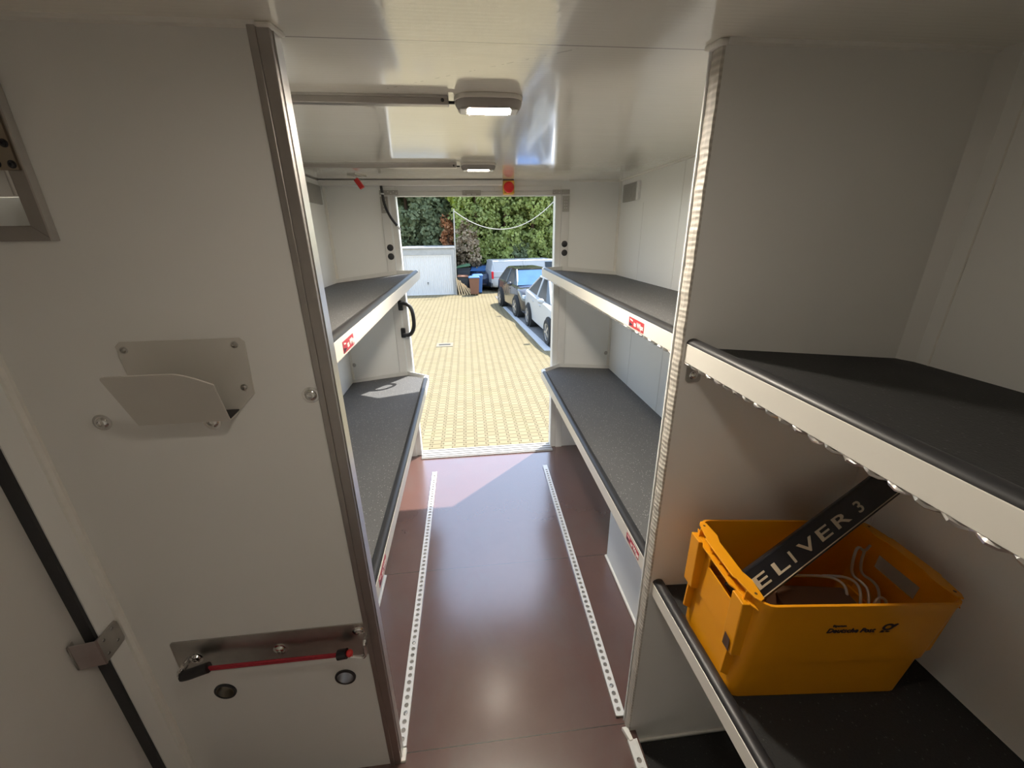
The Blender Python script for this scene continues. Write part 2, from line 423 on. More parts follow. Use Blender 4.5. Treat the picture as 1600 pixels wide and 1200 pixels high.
# ================================================================== SETTING
H = 1.85                     # ceiling
XL, XR = -0.8175, 0.985      # rear bay walls
NXL, NXR = -0.862, 1.004     # front bay walls
YP, YD = 0.80, 2.70          # partitions, rear wall
Y0 = -0.62                   # bulkhead behind the camera

# yard ground
GZ = -1.10
struct(MB().box(-40, -12, GZ-0.15, 40, 45, GZ), 'ground', MAT['pavers'])
# cargo body
f = MB().box(-0.98, Y0, -0.05, 0.478, YP+0.012, 0); f.box(-0.98, YP+0.012, -0.05, 1.05, YD, 0); f.box(0.478, Y0, -0.12, 1.06, YP, -0.065)
struct(f, 'floor', MAT['floor'])
struct(MB().box(-0.98, Y0-0.04, H, 1.06, YD+0.05, H+0.05), 'ceiling', MAT['ceiling'])
w = MB().box(XR, YP+0.015, -0.10, XR+0.06, YD+0.05, H); w.box(NXR, Y0, -0.12, NXR+0.05, YP+0.015, H)
struct(w, 'wall_right', MAT['panel_wall'])
w = MB().box(XL-0.06, YP+0.03, -0.05, XL, YD+0.05, H); w.box(NXL-0.11, 0.744, -0.05, NXL, YP+0.03, H); w.box(NXL-0.11, Y0, 1.80, NXL, 0.744, H)
struct(w, 'wall_left', MAT['panel_wall'])
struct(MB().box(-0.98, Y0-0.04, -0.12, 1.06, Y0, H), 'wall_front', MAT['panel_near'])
# side door in the left wall, seen at the edge of the photo
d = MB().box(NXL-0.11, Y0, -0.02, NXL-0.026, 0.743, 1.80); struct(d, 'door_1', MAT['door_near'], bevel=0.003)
struct(MB().box(NXL-0.0257, 0.737, -0.05, NXL-0.002, 0.7435, 1.80), 'trim_1', MAT['black_rubber'])
# rear wall with the open doorway
rw = MB().plate([(-0.90, -0.06), (-0.447, -0.06), (-0.447, 1.79), (0.606, 1.79), (0.606, -0.06), (1.045, -0.06), (1.045, H), (-0.90, H)], [], (0, YD, 0), X, Z, (0, 0.045, 0))
struct(rw, 'wall_rear', MAT['panel_wall'])
# door frame: jambs, header, perforated strips
df = struct(MB().box(-0.447, YD-0.004, 0, -0.405, YD+0.055, 1.79).box(0.566, YD-0.004, 0, 0.606, YD+0.055, 1.79).box(-0.405, YD-0.004, 1.766, 0.566, YD+0.055, 1.79), 'door_2', MAT['frame_white'], bevel=0.003)
struct(MB().box(-0.496, YD-0.014, 0, -0.447, YD, 1.80), 'frame_strip', MAT['frame_white'], df, bevel=0.002)
struct(MB().box(0.606, YD-0.014, 0, 0.655, YD, 1.80), 'frame_strip', MAT['frame_white'], df, bevel=0.002)
struct(MB().box(-0.413, YD-0.010, 0.0, -0.405, YD-0.004, 1.772).box(-0.447, YD-0.010, 0, -0.440, YD-0.004, 1.772).box(0.566, YD-0.010, 0, 0.573, YD-0.004, 1.772).box(-0.405, YD-0.010, 1.764, 0.566, YD-0.004, 1.771), 'frame_lip', MAT['panel_white'], df)
struct(MB().box(-0.405, YD-0.012, 1.793, -0.113, YD, 1.818).box(-0.111, YD-0.012, 1.793, 0.186, YD, 1.818).box(0.188, YD-0.012, 1.793, 0.606, YD, 1.818), 'header_panel', MAT['frame_white'], df, bevel=0.001)
struct(MB().box(XL, 2.635, 1.8185, 0.235, YD, H-0.003), 'trim_2', MAT['panel_near'], bevel=0.003)
sl = MB().box(-0.404, 2.632, 0, 0.575, 2.752, 0.008)
for yy in (2.640, 2.668, 2.70, 2.735): sl.box(-0.404, yy, 0.008, 0.575, yy+0.010, 0.014)
struct(sl, 'trim_3', MAT['sill_alu'], bevel=0.001)
# sealant beads
struct(MB().tube([(XR-0.002, YD-0.004, 0.0), (XR-0.002, YD-0.004, H)], 0.012, 8), 'trim_4', MAT['bead'])
struct(MB().tube([(XL+0.002, YD-0.004, 0.0), (XL+0.002, YD-0.004, H)], 0.012, 8), 'trim_5', MAT['bead'])
struct(MB().tube([(XR, 0.83, H), (XR, YD, H)], 0.009, 8).tube([(0.655, YD, H-0.002), (XR, YD, H-0.002)], 0.007, 8), 'trim_6', MAT['bead'])
struct(MB().tube([(XL, 0.83, H), (XL, YD, H)], 0.007, 8), 'trim_7', MAT['alu_dark'])
struct(MB().tube([(NXL+0.001, YP-0.001, 0), (NXL+0.001, YP-0.001, H)], 0.011, 10), 'trim_8', MAT['bead'])
# right front corner: cove and panel joint
cv = [(NXR, YP, z) for z in (0, H)]
struct(MB().prism([(NXR+0.002, YP+0.002, -0.06), (NXR-0.020, YP+0.002, -0.06), (NXR-0.014, YP-0.009, -0.06), (NXR-0.005, YP-0.02, -0.06), (NXR+0.002, YP-0.030, -0.06)], (0, 0, H+0.06)), 'trim_9', MAT['panel_near'], smooth=True)
struct(MB().box(NXR-0.0025, 0.742, -0.06, NXR+0.002, 0.7445, H), 'trim_10', MAT['bead'])
struct(MB().box(XR-0.0012, 1.909, 0.0, XR+0.002, 1.9115, H).box(XR-0.0012, 2.33, 0.0, XR+0.002, 2.332, 1.70), 'trim_11', MAT['frame_white'])
struct(MB().tube([(0.46, YP, H), (NXR, YP, H)], 0.008, 8).tube([(NXL, YP, H), (-0.30, YP, H)], 0.008, 8), 'trim_12', MAT['bead'])

# left partition: panel with notch for the hatch and two cable holes, aluminium end profile
PLx = -0.302
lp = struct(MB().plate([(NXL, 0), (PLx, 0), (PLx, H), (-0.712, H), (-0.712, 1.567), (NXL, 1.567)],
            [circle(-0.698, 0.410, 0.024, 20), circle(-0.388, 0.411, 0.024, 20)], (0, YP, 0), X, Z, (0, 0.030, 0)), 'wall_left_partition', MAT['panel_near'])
pr = MB().box(PLx, YP-0.004, 0, -0.281, YP+0.034, H); pr.box(PLx-0.012, YP-0.006, 0, PLx+0.001, YP-0.0015, H)
struct(pr, 'edge_profile', MAT['alu_dark'], lp, bevel=0.0015)
struct(MB().box(-0.2815, YP+0.006, 0, -0.2790, YP+0.034, H), 'edge_strip', MAT['alu'], lp)
struct(MB().prism([(-0.303, YP-0.007, H-0.008), (-0.277, YP-0.006, H-0.008), (-0.270, YP+0.034, H-0.007), (-0.30, YP+0.036, H-0.007)], (0, 0, 0.0079)), 'sealant_blob', MAT['bead'], lp, bevel=0.004)
for gx, gz in ((-0.698, 0.410), (-0.388, 0.411)):
    g = MB().lathe((gx, YP-0.004, gz), Y, [(0.0215, 0), (0.0275, 0.0005), (0.0275, 0.004), (0.0242, 0.006), (0.0238, 0.033), (0.0215, 0.033), (0.0215, 0)], 28, caps=False)
    gm = struct(g, 'grommet', MAT['black_rubber'], lp, smooth=True)
    struct(MB().lathe((gx, YP-0.0035, gz), Y, [(0.0214, 0), (0.0214, 0.060), (0.0205, 0.060), (0.0205, 0), (0.0214, 0)], 28, caps=False), 'sleeve', MAT['bronze'] if gx < -0.5 else MAT['alu'], gm, smooth=True)
# right partition: panel with rough sealed edge
PRx = 0.452
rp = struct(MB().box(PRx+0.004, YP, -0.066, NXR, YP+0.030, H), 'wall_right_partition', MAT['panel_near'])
e = MB(); rg = []
for i in range(150):
    z = -0.066 + (H+0.066)*i/149; k = 0.0005*math.sin(i*2.1)+0.0004*math.sin(i*0.9)
    rg.append([(PRx+0.006, YP-0.001, z), (PRx+0.001+k, YP, z), (PRx-0.0015+k, YP+0.010, z), (PRx-0.002+k*1.5, YP+0.020, z), (PRx+k, YP+0.030, z), (PRx+0.006, YP+0.031, z)])
e.loft(rg); struct(e, 'sealed_edge', MAT['seal_edge'], rp)
struct(MB().box(PRx-0.004, YP+0.030, 0, PRx+0.006, YP+0.0345, H), 'edge_strip', MAT['panel_white'], rp)
struct(MB().box(PRx, YP-0.006, -0.066, NXR, YP+0.002, -0.050), 'bottom_bead', MAT['bead'], rp, bevel=0.003)
struct(MB().prism([(0.444, YP-0.006, H-0.010), (0.462, YP-0.006, H-0.010), (0.462, YP+0.034, H-0.008), (0.437, YP+0.034, H-0.008)], (0, 0, 0.0099)), 'sealant_blob', MAT['bead'], rp, bevel=0.004)

# wheel housings under the lower rear shelves
def housing(name, sgn, xin, xw, label):
    t = thing(name, label, 'wheel housing', ((xin+xw)/2, 1.19, 0))
    x0, x1 = sorted((xin, xw))
    MB().box(x0, YP+0.034, 0.001, x1, 1.548, 0.33).build('housing_box', MAT['panel_white'], t, bevel=0.004)
    MB().tube([(xin, YP+0.036, 0.006), (xin, 1.55, 0.006), (xw-sgn*0.01, 1.55, 0.006)], 0.009, 8).build('sealant_bead', MAT['bead'], t)
housing('wheel_housing', 1, 0.630, XR, 'white boxed wheel housing under the lower right shelf, right of the right rail')
housing('wheel_housing', -1, -0.468, XL, 'white boxed wheel housing mostly hidden under the lower left shelf')

# ================================================================== FITTINGS
def bolt(mb, c, n, r=0.011, h=0.007):
    mb.lathe(c, n, [(r*1.35, 0), (r*1.35, h*0.22), (r, h*0.3), (r*0.86, h*0.75), (r*0.5, h), (r*0.42, h*0.99), (r*0.40, h*0.5), (0.0005, h*0.48)], 18); return mb

# ---- shelves
def shelf(name, label, sgn, A, B, zwall, xw, chamfer=True, ph=0.042, sticker=None, mat='mat', bracket=False, wavy=False, lipmat='frame_white'):
    """A, B: the near and far end of the top front edge; tilts down from the front edge to the wall"""
    A, B = Vector(A), Vector(B)
    t = thing(name, label, 'shelf', ((A.x+xw)/2, (A.y+B.y)/2, min(A.z, zwall)-0.03))
    at = lambda y: A + (B-A)*((y-A.y)/(B.y-A.y))
    def P(y, dx, dz): q = at(y); return Vector((q.x+sgn*dx, y, q.z+dz))
    yr = YD-0.016 if chamfer else B.y
    def W(y, dz=0): return Vector((xw, y, zwall+dz))
    # mat: thin slab with chamfered rear corner
    def outline(dz):
        o = [P(A.y, 0.030, -0.010+dz), P(B.y-0.004, 0.030, -0.010+dz)]
        if chamfer:
            f = 0.145/abs(xw-B.x); q = P(B.y, 0.030, -0.010+dz); r = W(yr, dz); o.append(Vector((B.x+sgn*0.155, yr, q.z+(r.z-q.z)*f)))
        return o + [W(yr, dz), W(A.y, dz)]
    m = MB(); m.loft([outline(0.0), outline(-0.004)]); m.build('mat', MAT[mat], t)
    m = MB(); m.loft([outline(-0.0045), outline(-0.020)]); m.build('board', MAT['panel_wall'], t)
    # face profile and nosing
    def prof(y): return [P(y, 0, 0), P(y, 0, -ph), P(y, 0.004, -ph-0.001), P(y, 0.010, -ph+0.004), P(y, 0.010, 0)]
    m = MB(); m.loft([prof(A.y), prof(B.y)]); m.build('edge_profile', MAT['cream_metal'], t, bevel=0.001)
    def nose(y): return [P(y, 0.016-0.0150*math.cos(PI*k/8), -0.001+0.0115*math.sin(PI*k/8)) for k in range(9)] + [P(y, 0.0315, -0.012), P(y, 0.002, -0.012)]
    m = MB(); m.loft([nose(A.y), nose(B.y-(0.045 if chamfer else 0))]); m.build('nosing', MAT['black_rubber'], t, smooth=True)
    if chamfer:
        m = MB()
        m.loft([nose(B.y-0.045), nose(B.y)])
        c0, c1 = P(B.y, 0.0, 0.0), Vector((B.x+sgn*0.155, yr, 0)); c1.z = outline(0)[2].z
        n = Vector((c1.y-c0.y, c0.x-c1.x, 0)).normalized()*0.004
        r0, r1 = c1, W(yr)
        m.prism([c0+Vector((0, 0, -0.04)), c1+Vector((0, 0, -0.03)), c1+Vector((0, 0, 0.026)), c0+Vector((0, 0, 0.006))], n)
        m.prism([r0+Vector((0, 0, -0.03)), r1+Vector((0, 0, -0.03)), r1+Vector((0, 0, 0.022)), r0+Vector((0, 0, 0.026))], (0, -0.004, 0))
        m.build('end_lip', MAT[lipmat], t)
    if wavy:
        pts = []; n = int((B.y-A.y)/0.006)
        for i in range(n+1):
            y = A.y + (B.y-A.y)*i/n
            pts.append(P(y, 0.006+0.004*math.sin(i*1.32), -ph-0.0035+0.0022*math.cos(i*1.32)))
        m = MB(); m.tube(pts, 0.0035, 6); m.build('corrugated_trim', MAT['alu'], t, smooth=True)
    if bracket:
        q = P(A.y if bracket > 0 else B.y, 0, 0)
        yy = YP; m = MB()
        m.plate(rrect(0.0, -0.090, 0.034, -0.025, 0.008), [], (q.x+0.010, yy-0.004, q.z), X, Z, (0, 0.004, 0)); br = m.build('bracket', MAT['steel'], t)
        bolt(MB(), (q.x+0.026, yy-0.004, q.z-0.072), -Y, 0.0075, 0.006).build('bolt', MAT['chrome'], br, smooth=True)
    if sticker:
        ys, ye, zt, hh = sticker                       # along the edge, top offset, height
        a, b = P(ys, -0.0006, zt), P(ye, -0.0006, zt); ux = b-a; lo = a
        L = ux.length; ux = ux.normalized(); nn = ux.cross(Z)
        m = MB(); m.plate(rrect(0, -hh, L, 0, 0.002), [], lo, ux, Z, -nn*0.0006); st = m.build('sticker', MAT['sticker_red'], t)
        st['label'] = 'small red sticker with pale lettering'
        off = nn*0.0004
        text('sticker_text', 'as Wips', MAT['white_print'], lo+ux*L*0.36+Z*(-hh*0.74)+off, ux, Z, hh*0.72, st, bold=0.0006, thick=0.0003)
        m = MB(); m.plate([(0, -hh*0.55), (L*0.24, -hh*0.72), (L*0.08, -hh*0.88), (0, -hh*0.92)], [], lo+ux*L*0.05, ux, Z, off*1.2); m.build('sticker_emblem', MAT['dark_print'], st)
        m = MB(); m.plate([(0, 0), (L*0.17, -hh*0.06), (L*0.2, -hh*0.2), (L*0.03, -hh*0.16)], [], lo+ux*L*0.08+Z*(-hh*0.16), ux, Z, off*1.2); m.build('sticker_stroke', MAT['white_print'], st)
    return t
ya, yb = YP+0.036, 2.56
shelf('parcel_shelf', 'upper dark-matted parcel shelf right of the aisle, behind the right partition', 1, (0.456, ya, 1.326), (0.462, yb, 1.341), 1.281, XR, ph=0.041, sticker=(1.107, 1.003, -0.010, 0.027), wavy=True)
shelf('parcel_shelf', 'lower dark-matted parcel shelf right of the aisle, above the white wheel housing', 1, (0.456, ya, 0.678), (0.465, yb, 0.672), 0.622, XR, ph=0.048, sticker=(0.975, 0.880, -0.012, 0.026))
shelf('parcel_shelf', 'upper dark-matted parcel shelf left of the aisle, above the black grab handle', -1, (-0.283, ya, 1.336), (-0.290, yb, 1.341), 1.272, XL, ph=0.044, sticker=(0.90, 0.99, -0.012, 0.027))
shelf('parcel_shelf', 'lower parcel shelf left of the aisle with a sunlit patch at its far end', -1, (-0.281, ya, 0.678), (-0.290, yb, 0.667), 0.605, XL, ph=0.046, sticker=(0.87, 0.97, -0.010, 0.028))
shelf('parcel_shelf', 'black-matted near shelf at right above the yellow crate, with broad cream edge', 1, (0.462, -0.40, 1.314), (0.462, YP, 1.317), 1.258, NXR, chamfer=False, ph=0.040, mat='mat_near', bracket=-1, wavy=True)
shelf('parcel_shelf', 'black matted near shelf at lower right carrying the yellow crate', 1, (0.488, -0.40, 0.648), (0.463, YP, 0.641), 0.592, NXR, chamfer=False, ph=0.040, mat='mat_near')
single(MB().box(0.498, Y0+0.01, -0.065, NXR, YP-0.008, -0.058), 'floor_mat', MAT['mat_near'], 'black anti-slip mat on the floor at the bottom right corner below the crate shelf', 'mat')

# ---- lashing rails
def rail(label, x0, y0, x1, y1, group=None):
    a, b = Vector((x0, y0, 0.001)), Vector((x1, y1, 0.001)); d = b-a; L = d.length; ux = d.normalized(); uy = Z.cross(ux)
    t = thing('lashing_rail', label, 'rail', a, group)
    holes = []; n = int((L-0.03)/0.0255)
    for i in range(n): holes.append(circle(0.02+0.0255*i, 0, 0.0078, 10))
    MB().plate([(0, -0.0155), (L, -0.0155), (L, 0.0155), (0, 0.0155)], holes, a+Z*0.007, ux, uy, Z*0.004).build('rail_top', MAT['alu_white'], t)
    MB().obox(a+ux*L/2+Z*0.0035, ux, uy, Z, L/2, 0.0155, 0.0034).build('rail_base', MAT['steel'], t)
    e = MB()
    for s in (-1, 1): e.obox(a+ux*L/2+uy*s*0.0135+Z*0.0115, ux, uy, Z, L/2, 0.002, 0.0012)
    e.build('rail_rib', MAT['alu_white'], t)
    for k in (0.06, 0.22, 0.42, 0.62, 0.82):
        bolt(MB(), a+ux*L*k+Z*0.009, Z, 0.0055, 0.003).build('screw', MAT['steel'], t)
    return t
rl = rail('long perforated silver lashing rail on the maroon floor, left of the aisle', -0.286, 0.835, -0.293, 2.435)
rail('long perforated silver lashing rail on the maroon floor, right of the aisle', 0.4405, 0.84, 0.477, 2.425)
rs = rail('short end of perforated rail at the bottom edge, beside the right partition foot', 0.470, -0.30, 0.4530, 0.770)
MB().prism([(0.431, 0.805, 0.0), (0.444, 0.765, 0.0), (0.456, 0.768, 0.0), (0.452, 0.797, 0.0), (0.446, 0.805, 0)], (0, 0, 0.016)).build('end_cap', MAT['bead'], rs, bevel=0.002)
MB().box(-0.287, 0.796, 0.0, -0.268, 0.832, 0.012).build('end_cap', MAT['bead'], rl, bevel=0.002)

# ---- ceiling lamps and their cable ducts
def lamp(label, x, y, group, lit='lamp'):
    t = thing('ceiling_lamp', label, 'lamp', (x, y, H), group)
    def stad(z, L, Wd, n=8):
        P = []
        for s, a0 in ((1, -PI/2), (-1, PI/2)):
            for k in range(n+1):
                a = a0+PI*k/n; P.append(Vector((x+s*(L-Wd)+Wd*math.cos(a), y+Wd*math.sin(a), z)))
        return P
    MB().loft([stad(H, 0.082, 0.040), stad(H-0.010, 0.082, 0.040)]).build('base', MAT['lamp_base'], t, bevel=0.002)
    MB().loft([stad(H-0.010, 0.080, 0.037), stad(H-0.018, 0.079, 0.036), stad(H-0.026, 0.074, 0.032)]).build('housing', MAT['lamp_grey'], t, smooth=True)
    MB().box(x-0.049, y-0.028, H-0.0272, x+0.049, y+0.028, H-0.0258).build('diffuser', MAT[lit], t)
    MB().plate(rrect(-0.073, -0.031, 0.073, 0.031, 0.028, 6), [rrect(-0.0495, -0.0305+0.002, 0.0495, 0.0285, 0.004)], (x, y, H-0.0290), X, Y, (0, 0, 0.0035)).build('rim', MAT['lamp_grey'], t)
    for s in (-1, 1): MB().box(x+s*0.060-0.008, y-0.022, H-0.0305, x+s*0.060+0.008, y+0.022, H-0.0289).build('end_cap', MAT['panel_white'], t, bevel=0.003)
    return t
L1 = lamp('lit oblong ceiling lamp nearer to the camera, with warm white diffuser', 0.0705, 1.135, 'ceiling lamps')
lamp('lit oblong ceiling lamp farther back, near the rear doorway', 0.074, 2.085, 'ceiling lamps', 'lamp_far')
lamp('dimmer oblong ceiling lamp above the front shelves, just over the top edge', 0.03, 0.28, 'ceiling lamps', 'lamp_dim')
def duct(label, y):
    t = thing('cable_duct', label, 'duct', (XL, y, H), 'ceiling cable ducts')
    MB().box(XL, y-0.011, H-0.019, -0.024, y+0.011, H-0.0004).build('channel', MAT['alu_dark'], t, bevel=0.002)
    MB().box(XL+0.002, y-0.0135, H-0.005, -0.026, y+0.0135, H-0.0005).build('flange', MAT['steel'], t)
    bolt(MB(), (-0.038, y-0.011, H-0.010), -Y, 0.003, 0.002).build('screw', MAT['black_plastic'], t)
    MB().tube([(-0.026, y, H-0.012), (-0.010, y, H-0.012)], 0.0035, 8).build('cable', MAT['black_plastic'], t)
duct('dark aluminium cable duct on the ceiling leading to the nearer lamp', 1.135)
duct('thin aluminium cable duct on the ceiling leading to the farther lamp', 2.085)

# ---- document holder on the left partition
t = thing('document_holder', 'grey folded sheet-metal document holder screwed to the left partition', 'holder', (-0.55, YP, 1.21))
o2 = [(-0.47, 1.217), (-0.435, 1.252), (-0.430, 1.357), (-0.438, 1.366), (-0.648, 1.366), (-0.657, 1.357), (-0.650, 1.252), (-0.622, 1.217)]
MB().plate(o2, [], (0, YP-0.003, 0), X, Z, (0, 0.003, 0)).build('back_plate', MAT['holder_paint'], t, bevel=0.0006)
MB().prism([(-0.632, YP-0.001, 1.2165), (-0.470, YP-0.001, 1.2165), (-0.472, 0.764, 1.211), (-0.636, 0.764, 1.213)], (0, 0, 0.0022)).build('bottom_fold', MAT['holder_paint'], t)
MB().prism([(-0.630, YP-0.0045, 1.2188), (-0.4705, YP-0.0045, 1.2188), (-0.4725, 0.7665, 1.2138), (-0.635, 0.7665, 1.2158)], (0, 0, 0.002)).build('black_pad', MAT['black_rubber'], t)  # thin black pad lying on the bottom fold
Fp = lambda x, k: Vector((x, 0.764-0.066*k, 1.212+0.119*k))
pl = [Fp(-0.637, 0), Fp(-0.472, 0), Fp(-0.452, 0.77)]
for k in range(1, 9):
    a = k/8.0; pl.append(Fp(-0.452-0.058*a, 0.77+0.235*math.sin(a*PI/2)))
pl += [Fp(-0.606, 1.0), Fp(-0.615, 0.985), Fp(-0.618, 0.95)]
MB().prism(pl, Vector((0, -0.0022, -0.0012))).build('front_plate', MAT['holder_paint'], t, bevel=0.0006)
for x, z in ((-0.644, 1.350), (-0.449, 1.353), (-0.451, 1.266)):
    bolt(MB(), (x, YP-0.003, z), -Y, 0.0050, 0.004).build('screw', MAT['steel'], t, smooth=True)
for x, z, lb in ((-0.731, 1.206, 'domed chrome bolt on the left partition, left of the document holder'), (-0.530, 1.194, 'chrome bolt on the left partition just under the document holder'),
                 (-0.330, 1.242, 'domed chrome bolt on the left partition beside its aluminium edge')):
    b = MB(); bolt(b, (x, YP, z), -Y, 0.0125, 0.007); single(b, 'bolt', MAT['chrome'], lb, 'bolt', 'chrome bolts in the left partition', smooth=True)

# ---- steel plate with elastic cord
t = thing('mounting_plate', 'brushed steel strip bolted low on the left partition behind the red cord', 'plate', (-0.545, YP, 0.49))
MB().plate(rrect(-0.782, 0.492, -0.306, 0.604, 0.008), [], (0, YP-0.003, 0), X, Z, (0, 0.003, 0)).build('plate', MAT['steel'], t)
for x, z in ((-0.733, 0.546), (-0.530, 0.545), (-0.328, 0.583)): bolt(MB(), (x, YP-0.003, z), -Y, 0.0125, 0.008).build('bolt', MAT['chrome'], t, smooth=True)
for x, z in ((-0.752, 0.548), (-0.3115, 0.562)):
    MB().tube([(x, YP-0.003, z), (x, 0.775, z+0.004), (x, 0.768, z-0.005), (x, 0.775, z-0.014), (x, YP-0.003, z-0.012)], 0.0035, 8, smooth=2).build('eyelet', MAT['chrome'], t, smooth=True)
t = thing('elastic_cord', 'red double elastic cord with black ends hooked across the steel strip', 'cord', (-0.53, 0.775, 0.52))
for dz in (0, 0.0064): MB().tube([(-0.700, 0.768, 0.538+dz), (-0.55, 0.771, 0.533+dz), (-0.372, 0.770, 0.532+dz)], 0.0033, 8, smooth=2).build('cord', MAT['red_cord'], t, smooth=True)
MB().tube([(-0.752, 0.766, 0.528), (-0.735, 0.765, 0.532), (-0.710, 0.766, 0.540), (-0.688, 0.768, 0.545)], 0.0125, 10, smooth=2).build('sleeve', MAT['black_rubber'], t, smooth=True)
MB().tube([(-0.742, 0.763, 0.560), (-0.752, 0.768, 0.552), (-0.764, 0.768, 0.532), (-0.760, 0.766, 0.520), (-0.742, 0.765, 0.522), (-0.718, 0.765, 0.530)], 0.0035, 8, smooth=2).build('snap_hook', MAT['chrome'], t, smooth=True)
MB().tube([(-0.380, 0.770, 0.535), (-0.357, 0.769, 0.539)], 0.0125, 12).build('clip', MAT['black_plastic'], t)
MB().ball((-0.350, 0.768, 0.540), 0.009, 0.009, 0.010).build('cord_end', MAT['red_paint'], t, smooth=True)
MB().tube([(-0.360, 0.770, 0.530), (-0.322, 0.768, 0.520), (-0.312, 0.767, 0.524), (-0.311, 0.768, 0.545), (-0.311, 0.770, 0.566), (-0.311, 0.776, 0.572)], 0.0040, 8, smooth=2).build('hook', MAT['chrome'], t, smooth=True)

# ---- hatch frame at the left edge
t = thing('hatch', 'aluminium framed hatch with bolted hinge in the left partition at the left picture edge', 'hatch', (-0.79, YP, 1.54))
MB().prism([(-0.684, YP-0.008, 1.543), (-0.712, YP-0.008, 1.567), (NXL, YP-0.008, 1.567), (NXL, YP-0.008, 1.543)], (0, 0.0085, 0)).build('bottom_frame', MAT['alu_dark'], t, bevel=0.001)
MB().prism([(-0.684, YP-0.008, 1.543), (-0.684, YP-0.008, H), (-0.712, YP-0.008, H), (-0.712, YP-0.008, 1.567)], (0, 0.0085, 0)).build('side_frame', MAT['alu_dark'], t, bevel=0.001)
MB().box(-0.6845, YP-0.014, 1.543, -0.6815, YP-0.0005, H).build('frame_lip', MAT['alu'], t)
MB().box(NXL, YP+0.026, 1.567, -0.712, YP+0.030, 1.612).build('lower_panel', MAT['panel_white'], t)
MB().box(NXL, YP+0.010, 1.612, -0.714, YP+0.014, H).build('upper_panel', MAT['panel_near'], t)
MB().cyl((-0.7165, YP-0.004, 1.612), (-0.7165, YP-0.004, 1.655), 0.004).build('hinge_pin', MAT['alu'], t)
hp = MB().plate([(-0.692, 1.648), (-0.692, 1.80), (-0.80, 1.80), (-0.80, 1.648)], [], (0, YP-0.012, 0), X, Z, (0, 0.004, 0)).build('hinge_plate', MAT['bronze'], t)
for x, z in ((-0.699, 1.656), (-0.699, 1.685), (-0.7015, 1.714), (-0.720, 1.657), (-0.722, 1.69), (-0.724, 1.72), (-0.70, 1.745)):
    bolt(MB(), (x, YP-0.012, z), -Y, 0.0045, 0.003).build('bolt', MAT['black_plastic'], hp)

# ---- stop bracket bridging the door gap
t = thing('door_stop_bracket', 'bent steel bracket with four slots bridging the black door gap at lower left', 'bracket', (NXL, 0.73, 0.63))
Xo = NXL+0.001
MB().plate([(0.728, 0.642), (0.783, 0.648), (0.786, 0.654), (0.785, 0.706), (0.781, 0.713), (0.728, 0.712)], [circle(a, b, 0.0036, 10) for a, b in ((0.770, 0.702), (0.745, 0.696), (0.771, 0.664), (0.743, 0.658))], (Xo, 0, 0), Y, Z, (0.003, 0, 0)).build('mounting_flange', MAT['steel'], t)
MB().prism([(Xo+0.003, 0.7285, 0.642), (Xo-0.023, 0.700, 0.668), (Xo-0.023, 0.701, 0.735), (Xo+0.003, 0.7285, 0.712)], (0.002, 0.003, 0)).build('web', MAT['steel'], t)
MB().prism([(Xo-0.023, 0.700, 0.668), (Xo-0.0235, 0.714, 0.672), (Xo-0.0235, 0.714, 0.738), (Xo-0.023, 0.701, 0.735)], (0.002, 0.0, 0)).build('return_lip', MAT['steel'], t)

# ---- grab handle on the left jamb
t = thing('grab_handle', 'black curved grab handle on the left jamb of the rear doorway', 'handle', (-0.42, 2.66, 0.93))
MB().tube([(-0.440, 2.668, 1.135), (-0.405, 2.655, 1.140), (-0.372, 2.640, 1.115), (-0.360, 2.635, 1.06), (-0.362, 2.635, 0.985), (-0.385, 2.645, 0.940), (-0.410, 2.655, 0.928), (-0.440, 2.668, 0.932)], 0.0125, 12, smooth=2).build('grip', MAT['black_rubber'], t, smooth=True)
for z in (1.135, 0.955): MB().box(-0.456, 2.662, z-0.045, -0.425, YD-0.0145, z+0.020).build('mount', MAT['black_plastic'], t, bevel=0.006)

# ---- rear doorway fittings
for sgn, xo, lb in ((-1, -0.471, 'perforated grey hinge bracket at the left top corner of the rear doorway'), (1, 0.631, 'perforated grey hinge bracket at the right top corner of the rear doorway')):
    t = thing('hinge_bracket', lb, 'bracket', (xo, YD-0.016, 1.67), 'hinge brackets of the rear doorway')
    xi = xo-sgn*0.085
    a, b = sorted((xo+sgn*0.022, xi))
    hs = [circle(xi+sgn*(0.010+0.016*k), 1.781+0.008*(k % 2), 0.0035, 8) for k in range(4)]
    MB().plate([(a, 1.772), (b, 1.772), (b, 1.797), (a, 1.797)], hs, (0, YD-0.019, 0), X, Z, (0, 0.004, 0)).build('upper_leaf', MAT['hinge_grey'], t)
    hs = [circle(xo+0.013*(k % 2)-0.0065, 1.745-0.017*(k//2), 0.0036, 8) for k in range(8)]
    MB().plate([(xo-0.022, 1.672), (xo+0.022, 1.672), (xo+0.022, 1.763), (xo-0.022, 1.763)], hs, (0, YD-0.018, 0), X, Z, (0, 0.003, 0)).build('lower_leaf', MAT['hinge_grey'], t)
for x, z, lb in ((-0.466, 1.476, 'round black rubber plug on the left door post, the upper of two'), (-0.467, 1.424, 'round black rubber plug on the left door post, the lower of two'),
                 (0.630, 1.481, 'round black rubber plug on the right door post, the upper of two'), (0.631, 1.427, 'round black rubber plug on the right door post, the lower of two')):
    single(MB().lathe((x, YD-0.014, z), -Y, [(0.019, 0), (0.0195, 0.003), (0.016, 0.005), (0.002, 0.006)], 24), 'rubber_plug', MAT['black_rubber'], lb, 'plug', 'rubber plugs on the door posts', smooth=True)
t = thing('latch_plate', 'small steel latch plate in the middle of the doorway header', 'latch', (0.048, YD-0.014, 1.766))
